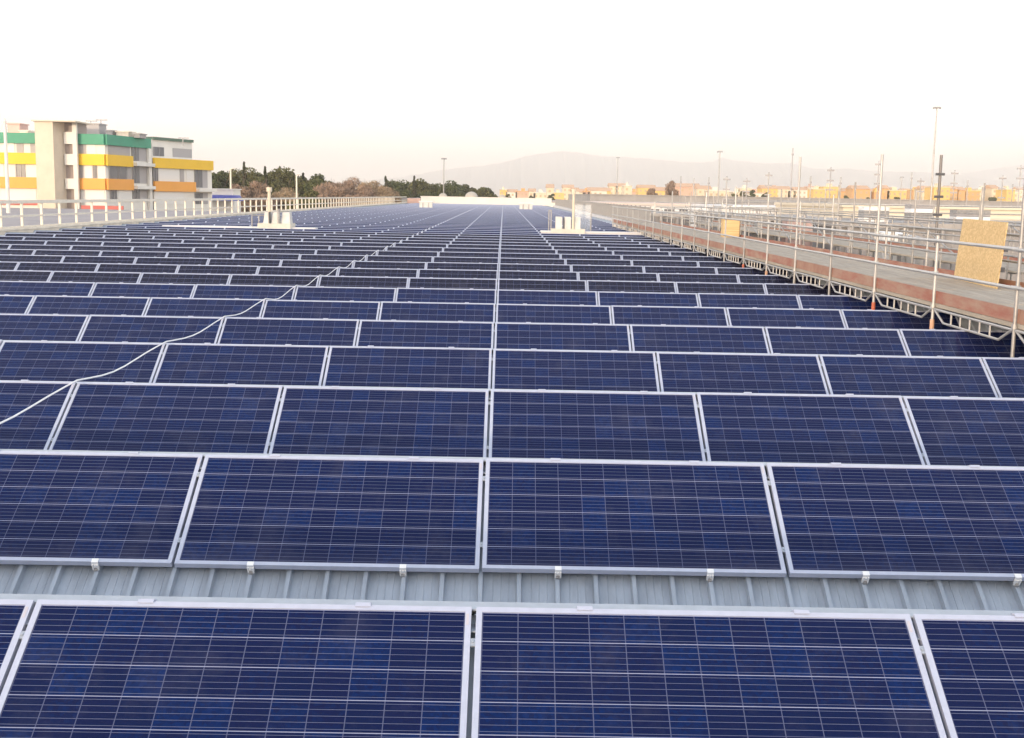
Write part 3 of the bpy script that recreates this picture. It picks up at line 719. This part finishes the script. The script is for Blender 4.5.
left_trees = [(218, 168, 29.9, 330, 'pine'), (240, 166.5, 39.1, 340, 'pine'), (244, 162.2, 5, 330, 'cypress'), (265, 168.5, 34.5, 345, 'pine'), (265.5, 167.2, 5, 320, 'cypress'), (283, 167, 39.1, 325, 'pine'), (280, 166.7, 4, 345, 'cypress'),
              (302, 174, 27.6, 350, 'pine'), (303, 173.2, 4, 330, 'cypress'), (319, 172.5, 27.6, 320, 'pine'), (308, 187, 38, 270, 'bush'), (386, 176.7, 6, 360, 'cypress'),
              (236, 179.5, 29.9, 280, 'bare'), (256, 178.5, 39.1, 285, 'bare'), (286, 182.5, 39.1, 290, 'bare'), (330, 176.5, 36.8, 300, 'bare'), (350, 175, 39.1, 305, 'bare'), (372, 175.5, 41.4, 302, 'bare'), (388, 179.5, 23, 306, 'bare'), (345, 181.5, 46, 288, 'bare'),
              (402, 177, 32.2, 400, 'pine'), (418, 177, 25.3, 395, 'pine'), (414, 176.2, 4, 390, 'cypress'), (434, 180, 29.9, 398, 'pine'), (450, 181, 29.9, 396, 'pine'), (464, 183, 25.3, 402, 'pine'), (480, 186, 27.6, 399, 'pine'), (487, 187, 16.1, 404, 'pine'),
              (213, 171, 28, 372, 'pine'), (228, 170, 34, 366, 'pine'), (252, 171, 36, 374, 'pine'), (272, 172, 34, 368, 'pine'), (292, 175, 36, 372, 'pine'), (312, 177, 34, 370, 'pine'), (334, 180, 34, 375, 'pine'),
              (396, 181, 30, 410, 'pine'), (410, 181, 32, 415, 'pine'), (427, 181, 32, 412, 'pine'), (443, 183, 32, 418, 'pine'), (458, 185, 30, 414, 'pine'), (474, 187, 26, 416, 'pine'),
              (360, 181, 40, 292, 'bare'), (384, 184, 34, 296, 'bare'), (318, 184, 34, 284, 'bare'),
              (426, 187, 26, 385, 'bush'), (408, 189, 20, 383, 'bush'), (459, 190, 24, 386, 'bush')]
KN = {'pine': 'dark green broad-crowned pine', 'cypress': 'thin dark cypress spike', 'bare': 'leafless pinkish-brown tree', 'bush': 'low round green tree'}
for kd in KN:
    lst = sorted([t_ for t_ in left_trees if t_[4] == kd])
    for n, t_ in enumerate(lst):
        tree(*t_[:4], kd, '%s beyond the railing, %s such tree from the left' % (KN[kd], nth(n+1)), GT)
for px, yt, wp, Y, kd, lab in ((652, 184.5, 12, 520, 'bare', 'shorter of two orange-brown bare trees before the distant town'), (672, 176, 13, 500, 'bare', 'taller orange-brown bare tree before the distant town'),
                               (734, 188.5, 11, 600, 'bush', 'dark rounded tree before the town, first from the left behind the walkway'), (743, 188, 10, 600, 'bush', 'dark rounded tree before the town, second behind the walkway'), (752, 187.5, 10, 600, 'bush', 'dark rounded tree before the town, third behind the walkway'),
                               (766, 189.5, 9, 620, 'bush', 'small dark rounded tree before the town, rightmost of the four'), (599, 192.5, 9, 600, 'bush', 'small dark tree among cream houses right of the vent mast')):
    tree(px, yt, wp, Y, kd, lab, 'trees before the distant town')

# ------------------------------------------------------------------ behind the far end wall
r = empty('far_hall', (0, 330, 0), 'low pale hall just behind the white wall at the far roof end', 'building')
q = MB(); q.box(at(404, 200, 330).x, at(560, 200, 330).x, -20, 50, 0, EZ-1.6); q.build('wall', PLAS, r)
q = MB(); q.box(at(404, 200, 330).x-0.3, at(560, 200, 330).x+0.3, -20.3, 50.3, EZ-1.6, EZ-1.2); q.build('roof', LILAC, r)
DOMEM = mat('dome_shell', (0.42, 0.39, 0.34), 0.7, noise=.1, scale=2)
for px, rx, lab in ((443, 1.1, 'small pale dome behind the far white wall, at the foot of the lamp'), (471.5, 1.7, 'larger pale dome behind the far white wall, right of the lamp'), (502, 1.0, 'pale dome behind the far white wall beside the centre seam')):
    c = at(px, 197, 318); r = empty('roof_dome', (c.x, 318, EZ-1.2), lab, 'dome', 'domes behind the end wall')
    q = MB(); q.tube((0, 0, 0.003), (0, 0, 0.6), rx*1.05, 16); q.build('base', PLAS, r)
    q = MB(); q.dome((0, 0, 0.6), rx, rx*0.85); q.build('shell', DOMEM, r, smooth=True)

# ------------------------------------------------------------------ lamp masts
def lamp(px, ytop, Y, r0, kind, label, m=None):
    t_ = at(px, ytop, Y); r = empty('lamp_mast', (t_.x, Y, 0), label, 'lamp mast', 'lamp masts beyond the roof')
    q = MB(); q.tube((0, 0, 0), (0, 0, t_.z), r0, 8, r2=r0*0.55); q.build('pole', m or GALV, r)
    s_ = kind
    q = MB(); q.tube((0, 0, t_.z-0.1*s_), (0, 0, t_.z+0.1*s_), 0.35*s_, 10, r2=0.25*s_); 
    for k in range(6):
        a = k*math.pi/3+0.3; q.tube((math.cos(a)*0.3*s_, math.sin(a)*0.3*s_, t_.z+0.05*s_), (math.cos(a)*0.85*s_, math.sin(a)*0.85*s_, t_.z-0.12*s_), 0.16*s_, 6, r2=0.2*s_)
    q.build('lamp_head', SHUT, r)
lamp(937, 107.5, 150, 0.13, 0.6, 'tallest lamp mast with a ring of floodlights over the right yard')
lamp(720, 151.5, 330, 0.20, 0.9, 'tall lamp mast rising above the walkway just left of the tan crate')
lamp(444, 158.5, 380, 0.22, 1.0, 'lamp mast behind the far dome among the green trees')
lamp(618, 157.5, 500, 0.20, 0.9, 'lamp mast before the hills left of the bare orange trees')
lamp(902, 177, 420, 0.20, 0.8, 'low lamp mast left of the tallest floodlight mast')
for px, yt, Y, lab in ((230.5, 169, 240, 'plain pale pole before the trees right of the office block'), (296.5, 175, 260, 'plain pale pole before the trees right of the left vent mast')):
    t_ = at(px, yt, Y); r = empty('street_pole', (t_.x, Y, 0), lab, 'pole', 'plain poles among the trees')
    q = MB(); q.tube((0, 0, 0), (0, 0, t_.z), 0.24, 8, r2=0.16); q.build('pole', CREAM, r)
    q = MB(); q.tube((0, 0, t_.z), (0.9, 0, t_.z+0.15), 0.12, 6, r2=0.08); q.build('arm', CREAM, r)

# catenary style masts over the yard
masts = [(681, 176, 420, 0), (694, 178, 430, 0), (709, 177, 400, 0), (727, 176, 410, 1), (747, 178, 350, 1), (769, 172, 280, 1), (793, 148, 200, 0), (811, 176, 330, 0), (831, 167, 230, 1), (841, 177, 300, 0), (879, 161, 160, 1),
         (912, 172, 260, 0), (921, 178, 250, 1), (955, 170, 180, 1), (968, 180, 240, 0), (985, 183, 260, 0), (1003, 175, 190, 1), (1013, 184, 220, 0), (1021, 165, 140, 1)]
for n, (px, yt, Y, arm) in enumerate(masts):
    t_ = at(px, yt, Y); r = empty('line_mast', (t_.x, Y, 0), 'thin grey mast over the right yard, %s counted from the left' % nth(n+1), 'mast', 'thin masts over the right yard')
    q = MB(); rd = 0.00028*Y*1.3; q.tube((0, 0, 0), (0, 0, t_.z), rd*1.3, 6, r2=rd); q.build('pole', GALV if n % 2 else SHUT, r)
    if arm:
        for dz in (0.0028, 0.011, 0.0185):
            q = MB(); q.box(-0.0030*Y, 0.0030*Y, -0.05, 0.05, t_.z-dz*Y-0.0006*Y, t_.z-dz*Y+0.0006*Y)
            q.build('cross_arm', SHUT, r)
    else:
        q = MB(); q.tube((0, 0, t_.z-0.006*Y), (0, 0, t_.z-0.0045*Y), rd*2.2, 6); q.build('insulator', SHUT, r)
# dark scaffold standard with couplers, leaning
a, b = at(936, 238, 60), at(941.5, 155, 60)
r = empty('steel_upright', a, 'dark leaning steel upright with couplers behind the walkway, left of the strand board', 'upright')
q = MB(); q.tube((0, 0, -6), b-a, 0.075, 8); q.build('tube', mat('dark_steel', (0.16, 0.15, 0.15), 0.5, 0.3), r)
for t_ in (0.28, 0.50, 0.77):
    p_ = (b-a)*t_; q = MB(); q.box(p_.x-0.20, p_.x+0.20, p_.y-0.1, p_.y+0.1, p_.z-0.06, p_.z+0.06); q.build('coupler', DARKM, r)

# ------------------------------------------------------------------ halls of the yard on the right
HALLC = mat('cream_cladding', (0.68, 0.61, 0.50), 0.7, noise=0.08, scale=0.3)
HALLW = mat('white_cladding', (0.66, 0.66, 0.67), 0.6, noise=0.08, scale=0.3)
HALLG = mat('grey_precast', (0.31, 0.295, 0.295), 0.9, noise=0.25, scale=0.35)
GROOF = mat('grey_gravel_roof', (0.36, 0.34, 0.33), 0.9, noise=0.25, scale=0.2)
def hall(name, x0, x1, Yf, depth, ztop, label, wallm, roofm, ribs=0, ribm=None, winz=None, cols=0):
    r = empty(name, ((x0+x1)/2, Yf, 0), label, 'building'); h = (x1-x0)/2
    q = MB(); q.box(-h, h, 0, depth, 0, ztop-0.3); q.build('wall', wallm, r)
    q = MB(); q.box(-h-0.2, h+0.2, -0.25, depth+0.2, ztop-0.3, ztop); q.build('roof', roofm, r)
    if ribs:
        q = MB(); z = ztop-0.75
        while z > ztop-ribs: q.box(-h, h, -0.12, -0.003, z, z+0.16); z -= 0.52
        q.build('cladding_ribs', ribm or wallm, r)
    if winz:
        n = int(2*h/2.2); 
        for k in range(n):
            xa_ = -h+0.5+k*2.2; q = MB(); q.box(xa_, xa_+1.5, -0.05, -0.003, ztop-winz[1], ztop-winz[0]); q.build('window', WGL, r)
    if cols:
        k = 0; xx = -h+0.6
        while xx < h and k < 60:
            q = MB(); q.box(xx-0.12, xx+0.12, -0.35, -0.003, 0, ztop-0.31); q.build('column', SHUT if k % 3 == 0 else wallm, r); xx += cols; k += 1
    return r
SH2 = mat('pale_rib_paint', (0.56, 0.52, 0.44), 0.7)
hall('cream_hall', at(843, 210, 118).x, at(1150, 210, 118).x, 118, 30, Z(930, 205.5, 118), 'long cream hall with ribbed cladding behind the strand board', HALLC, HALLC, 4.2, SH2)
hall('white_hall', at(722, 208, 150).x, at(829, 208, 150).x, 150, 30, Z(780, 206.5, 150), 'white flat-roofed hall with a window strip, left of the cream hall', HALLW, HALLW, 0, None, (1.0, 1.7))
hall('pale_hall', at(600, 204, 175).x, at(706, 206, 175).x, 175, 40, Z(650, 203.2, 175), 'pale hall behind the fence where the walkway ends', HALLW, mat('dusty_pink_roof', (0.60, 0.50, 0.46), 0.9, noise=.15, scale=.3), 0, None, (0.8, 1.4))
hall('grey_workshop', at(838, 226, 70).x, at(1180, 226, 70).x, 70, 18, Z(900, 223, 70), 'grey precast workshop with columns just beyond the walkway rail', HALLG, GROOF, 0, None, None, 2.7)
hall('grey_shed', at(735, 222, 86).x, at(832, 222, 86).x, 86, 18, Z(790, 217, 86), 'grey shed with dark openings beyond the middle of the walkway', HALLG, GROOF, 0, None, (1.0, 1.9), 3.4)
hall('grey_store', at(655, 216, 120).x, at(722, 216, 120).x, 120, 16, Z(690, 214, 120), 'small grey store beyond the far part of the walkway', HALLG, GROOF, 0, None, (0.5, 1.6), 1.6)
hall('white_silo_block', at(694, 212, 112).x, at(705, 212, 112).x, 112, 2, Z(700, 208, 112), 'narrow bright white block left of the tan crate', HALLW, HALLW)
hall('flat_warehouse', at(590, 200, 420).x, at(1100, 200, 420).x, 420, 160, Z(850, 198.5, 420), 'very wide low grey warehouse stretching below the distant town', GROOF, GROOF)
# stacked grey formwork and pallets in front of the workshop
for n, (px, w_, hh, lab) in enumerate(((876, 1.5, 0.9, 'stack of white sheets on the grey workshop roof, left of the dark upright'), (922, 1.4, 1.1, 'grey wrapped pallet on the workshop roof behind the walkway'), (973, 2.0, 0.8, 'low grey stack on the workshop roof behind the strand board'))):
    zt_ = Z(900, 223, 70); x_ = at(px, 224, 72).x; r = empty('pallet_stack', (x_, 72, zt_), lab, 'stack', 'stacks on the workshop roof')
    for k in range(4):
        q = MB(); q.box(-w_/2, w_/2, 0, 1.2, k*hh/4+0.003, (k+1)*hh/4); q.build('layer', (WHITEM, SHUT, GALV)[(n+k) % 3], r)
c = at(784, 207, 155); r = empty('roof_tank', (c.x, 155, Z(780, 206.5, 150)), 'pale domed tank on the white hall roof', 'tank')
q = MB(); q.tube((0, 0, 0.003), (0, 0, 0.25), 0.75, 14); q.build('ring', PLAS, r); q = MB(); q.dome((0, 0, 0.25), 0.7, 0.5); q.build('shell', CREAM, r, smooth=True)
c = at(801, 206, 156); r = empty('roof_unit', (c.x, 156, Z(780, 206.5, 150)), 'dark flat machine on the white hall roof right of the domed tank', 'machine')
q = MB(); q.box(-1.0, 1.0, 0, 1.2, 0.003, 0.25); q.build('casing', SHUT, r); q = MB(); q.box(-0.3, 0.2, 0.2, 0.8, 0.25, 0.5); q.build('fan_box', DARKM, r)

# site railings, formwork props and posts standing on the neighbouring roofs and decks
def site_rail(x0, x1, Yr, ztop, hgt, step, label, m, rails=3):
    r = empty('site_railing', ((x0+x1)/2, Yr, ztop-hgt), label, 'railing', 'tube railings of the yard behind the walkway'); h = (x1-x0)/2
    n = int(2*h/step); rn = random.Random(int(Yr))
    for k in range(n+1):
        x_ = -h+k*2*h/n; q = MB(); q.tube((x_, 0, 0), (x_+rn.uniform(-.05, .05), 0, hgt+(rn.uniform(0.2, 1.2) if rn.random() < 0.3 else 0.03)), 0.035*Yr/60, 6); q.build('post', m, r)
    for k in range(rails):
        q = MB(); z = hgt*(1-k*0.42); q.tube((-h, 0, z), (h, 0, z), 0.026*Yr/60, 6); q.build('rail', m, r)
def second_walkway():
    x0, x1, ya, yb, zd = 13.2, 15.4, 27.0, 92.0, EZ-1.75
    r = empty('scaffold_walkway', (x0, ya, 0), 'second thinner tube scaffold running parallel beyond the main walkway', 'scaffold')
    rn = random.Random(5); n = 26
    for k in range(n+1):
        y = ya+(yb-ya)*k/n
        for x_, hi in ((x0, 1.25), (x1, 1.25)):
            t_ = zd+hi+(rn.uniform(0.3, 1.3) if rn.random() < 0.15 else 0)
            q = MB(); q.tube((x_, y, 0), (x_+rn.uniform(-.04, .04), y, t_), 0.026, 6); local(r, q).build('post', GALV, r)
        q = MB(); q.tube((x0, y, zd-0.06), (x1, y, zd-0.06), 0.025, 6); local(r, q).build('transom', GALV, r)
    for x_ in (x0, x1):
        for dz in (1.2, 0.8, 0.4):
            q = MB(); q.tube((x_, ya, zd+dz), (x_, yb, zd+dz), 0.026, 6); local(r, q).build('guard_rail', GALV, r)
    q = MB(); q.box(x0+0.05, x1-0.05, ya, yb, zd-0.03, zd+0.02); local(r, q).build('deck', DECK, r)
    q = MB(); q.box(x1-0.06, x1-0.035, ya, yb, zd+0.021, zd+0.16); local(r, q).build('toe_board', TOE, r)
    for k in range(0, n, 3):
        y = ya+(yb-ya)*k/n; q = MB(); q.tube((x0, y, zd-0.1), (x0, y+(yb-ya)/n*2, zd+1.2), 0.022, 6); local(r, q).build('brace', GALV, r)
second_walkway()
zg = Z(900, 223, 70); zs_ = Z(790, 217, 86)
site_rail(at(838, 226, 71).x, at(1120, 226, 71).x, 71, zg+1.0, 1.0, 2.4, 'grey tube railing along the edge of the grey workshop roof', GALV)
site_rail(at(735, 222, 87).x, at(832, 222, 87).x, 87, zs_+1.05, 1.05, 1.9, 'grey tube railing along the edge of the grey shed roof', GALVB)
site_rail(at(655, 216, 121).x, at(722, 216, 121).x, 121, Z(690, 214, 120)+1.1, 1.1, 1.5, 'grey tube railing along the edge of the small store roof', GALVB)
site_rail(at(722, 208, 152).x, at(829, 208, 152).x, 152, Z(780, 206.5, 150)+0.7, 0.7, 3.0, 'thin tube railing along the white hall roof', GALV, 2)
for n, (px, py0, py1, Y, lean) in enumerate(((905, 262, 226, 52, 0.3), (914, 262, 232, 52, -0.5), (894, 262, 229, 52, 0.4), (928, 266, 236, 50, 0.5), (862, 258, 222, 56, 0.0), (841, 254, 216, 58, 0.05), (876, 256, 219, 56, -0.05), (805, 244, 212, 66, 0.0), (776, 240, 209, 70, 0.1), (757, 238, 210, 76, -0.1), (730, 232, 206, 90, 0.0), (711, 232, 208, 96, 0.0))):
    b_ = at(px, py1, Y); a_ = at(px, py0, Y); zz0 = 0.0
    r = empty('prop', (b_.x, Y, 0), 'grey upright prop in the yard behind the walkway rail, %s counted from the right' % nth([928, 914, 905, 894, 876, 862, 841, 805, 776, 757, 730, 711].index(px)+1), 'prop', 'upright props in the yard behind the walkway')
    q = MB(); q.tube((-lean, 0, zz0), (0, 0, b_.z), 0.09, 8, r2=0.07); q.build('tube', SHUT if n % 2 else GALV, r)
    q = MB(); q.box(-0.18, 0.18, -0.12, 0.12, b_.z, b_.z+0.06); q.build('head_plate', GALV, r)
for n, (px, w_, py, Y, m, lab) in enumerate(((897, 1.3, 233, 54, WHITEM, 'white wrapped bale beyond the walkway rail, nearest the leaning props'), (915, 0.9, 236, 53, GALV, 'small grey bin beyond the walkway rail, right of the white bale'),
                                             (800, 1.8, 221, 72, mat('pinkish_tarp', (0.46, 0.33, 0.31), 0.8, noise=.2, scale=2), 'pinkish tarpaulin load beyond the middle of the walkway'), (767, 1.3, 223, 74, GALV, 'grey load beyond the walkway, left of the pinkish tarpaulin'))):
    t_ = at(px, py, Y); r = empty('site_load', (t_.x, Y, 0), lab, 'load', 'loads stacked in the yard behind the walkway')
    q = MB(); h_ = w_/2; q.hexa([(-h_, 0, 0), (h_, 0, 0), (h_, 1.4, 0), (-h_, 1.4, 0), (-h_*.85, .1, t_.z), (h_*.9, .1, t_.z-.06), (h_*.9, 1.3, t_.z), (-h_*.85, 1.3, t_.z+.05)]); q.build('wrap', m, r)
    q = MB(); q.box(-h_-.03, h_+.03, -.03, 1.43, t_.z-0.75, t_.z-0.68); q.build('strap', SHUT, r)

# ------------------------------------------------------------------ distant town
TOWN = [mat('town_cream', (0.70, 0.60, 0.44), 0.9, noise=.1, scale=.1), mat('town_sunlit_yellow', (0.74, 0.50, 0.17), 0.9, noise=.1, scale=.1), mat('town_sunlit_orange', (0.66, 0.38, 0.16), 0.9, noise=.1, scale=.1), mat('town_pink', (0.62, 0.40, 0.30), 0.9, noise=.1, scale=.1), mat('town_white', (0.74, 0.68, 0.58), 0.9, noise=.1, scale=.1)]  # low warm sunlight is put into the yellow and orange wall colours
TCOL = ['cream', 'sunlit yellow', 'sunlit orange', 'pink', 'white']
TWIN = mat('town_window', (0.46, 0.34, 0.21), 0.6); TROOF = mat('town_tiles', (0.55, 0.35, 0.22), 0.9)
def townhouse(n, px, w_px, ytop, Y, ci, gable):
    a = at(px-w_px/2, 195, Y).x; b = at(px+w_px/2, 195, Y).x; zt_ = Z(px, ytop, Y); h = (b-a)/2; dp = 16
    r = empty('town_building', ((a+b)/2, Y, 0), '%s %s in the distant town, %s building from the left' % (TCOL[ci], 'tiled house' if gable else 'flat-roofed block', nth(n)), 'building', 'buildings of the distant town')
    q = MB(); q.box(-h, h, 0, dp, 0, zt_); q.build('wall', TOWN[ci], r)
    q = MB()
    if gable:
        q.quad([(-h-.4, -.4, zt_+.003), (h+.4, -.4, zt_+.003), (h+.4, dp/2, zt_+2.2), (-h-.4, dp/2, zt_+2.2)]); q.quad([(h+.4, dp+.4, zt_+.003), (-h-.4, dp+.4, zt_+.003), (-h-.4, dp/2, zt_+2.2), (h+.4, dp/2, zt_+2.2)])
        q.quad([(-h-.4, dp+.4, zt_), (-h-.4, -.4, zt_), (-h-.4, dp/2, zt_+2.2)]); q.quad([(h+.4, -.4, zt_), (h+.4, dp+.4, zt_), (h+.4, dp/2, zt_+2.2)])
    else:
        q.box(-h-.3, h+.3, -.3, dp+.3, zt_+.003, zt_+.5); q.box(-h*.3, h*.2, dp*.3, dp*.6, zt_+.5, zt_+2.4)
    q.build('roof', TROOF if gable else TOWN[(ci+4) % 5], r)
    z = zt_-2.6; q_n = 0
    while z > 5 and q_n < 4:
        x_ = -h+1.0
        while x_ < h-1.6:
            q = MB(); q.box(x_, x_+1.3, -.06, -.003, z, z+1.4); x_ += 3.1; q.build('window', TWIN, r)
        z -= 3.2; q_n += 1
rt = random.Random(21); blds = []
px = 500
while px < 1020:
    w_ = rt.uniform(4.5, 17)
    warm = px > 800
    ci = rt.choice([1, 1, 1, 2, 0]) if 810 < px < 975 else rt.choice([0, 3, 0, 1, 4] if px < 700 else [0, 0, 1, 4])
    base = 188+(px-500)*0.0055
    yt = base+rt.uniform(-3.0, 4.2)
    if 545 < px < 590: yt = base-2.0+rt.uniform(-1, 1.5)
    if 606 < px < 628: yt = base-2.5; ci = 0
    if px < 600: yt = base+rt.uniform(-1.0, 5.5)
    blds.append((px+w_/2, w_+rt.uniform(0, 3), yt, rt.choice([700, 760, 820, 880]), ci, rt.random() < 0.35)); px += w_*0.93
for n, (p_, w_, yt, Y, ci, gb) in enumerate(blds): townhouse(n+1, p_, w_, yt, Y, ci, gb)

for n, (px, yt, w_) in enumerate(((508, 192, 8), (531, 191.5, 7), (552, 191, 9), (585, 192.5, 12), (633, 193, 9), (704, 193.5, 8), (721, 193, 7), (787, 194, 10), (846, 194.5, 9), (868, 195, 8), (897, 194.5, 10), (946, 196, 9), (992, 194.5, 16))):
    tree(px, yt, w_, 660, 'bush', 'small round tree before the distant town houses, %s of thirteen from the left' % nth(n+1), 'small trees before the town houses')

# ------------------------------------------------------------------ hills
def hills(name, prof, Y, m, depth=5000, rough=14, seed=1):
    rn = random.Random(seed); q = MB(); pts = []
    for (x0, y0), (x1, y1) in zip(prof, prof[1:]):
        n = max(2, int((x1-x0)/4))
        for k in range(n): pts.append((x0+(x1-x0)*k/n, y0+(y1-y0)*k/n+rn.uniform(-0.5, 0.5)))
    pts.append(prof[-1])
    rows = []
    for (fy, fz) in ((-0.55, 0.0), (-0.40, 0.22), (-0.2, 0.6), (0, 1.0), (0.4, 0.6), (1.0, 0.0)):
        r_ = []
        for i, (px_, py_) in enumerate(pts):
            t_ = at(px_, py_, Y); k = 1+(rn.uniform(-0.16, 0.16) if 0.1 < fz < 0.9 else 0)
            r_.append((t_.x*(1+fy*depth/Y*0.6), Y+fy*depth+rn.uniform(-150, 150)*(0 < fz < 1), max(0, t_.z)*fz*k-0.5))
        rows.append(r_)
    for a, b in zip(rows, rows[1:]):
        for i in range(len(pts)-1): q.quad([a[i], a[i+1], b[i+1], b[i]])
    tag(q.build(name, m, smooth=True), kind='structure')
HILL = mat('hill_scrub', (0.17, 0.15, 0.13), 0.95, noise=0.35, scale=0.002)
hills('hills', [(330, 184), (400, 177), (450, 169), (480, 166), (505, 162), (525, 156), (555, 151.5), (575, 152), (600, 156), (640, 158), (690, 162.5), (712, 162), (722, 157), (735, 160.5), (765, 163.5), (790, 163), (810, 168), (850, 169), (880, 171.5), (920, 172), (960, 175), (1000, 181), (1060, 190), (1200, 194)], 14000, HILL, 5000)
hills('hills', [(820, 196), (880, 190), (930, 178), (970, 172), (1000, 168), (1030, 164), (1100, 160), (1250, 170), (1400, 190)], 16500, HILL, 4500, seed=4)
hills('hills', [(-400, 182), (-200, 179), (0, 178), (120, 180), (250, 182), (330, 182.5), (420, 181), (520, 190)], 15500, HILL, 4500, seed=6)

# ------------------------------------------------------------------ haze
hz = MB(); hz.box(-20000, 20000, -4000, 24500, -1.5, 760)
hm = bpy.data.materials.new('haze_air'); hm.use_nodes = True; t = hm.node_tree; t.nodes.clear()
ho = t.nodes.new('ShaderNodeOutputMaterial'); pvn = t.nodes.new('ShaderNodeVolumePrincipled')
pvn.inputs['Color'].default_value = (1.0, 0.935, 0.88, 1); pvn.inputs['Density'].default_value = 1.8e-4; pvn.inputs['Anisotropy'].default_value = 0.7
t.links.new(pvn.outputs[0], ho.inputs['Volume'])
tag(hz.build('haze', hm), kind='stuff')
print('panels', count, 'rows', LASTROW, 'of', NROWS, 'town', len(blds))
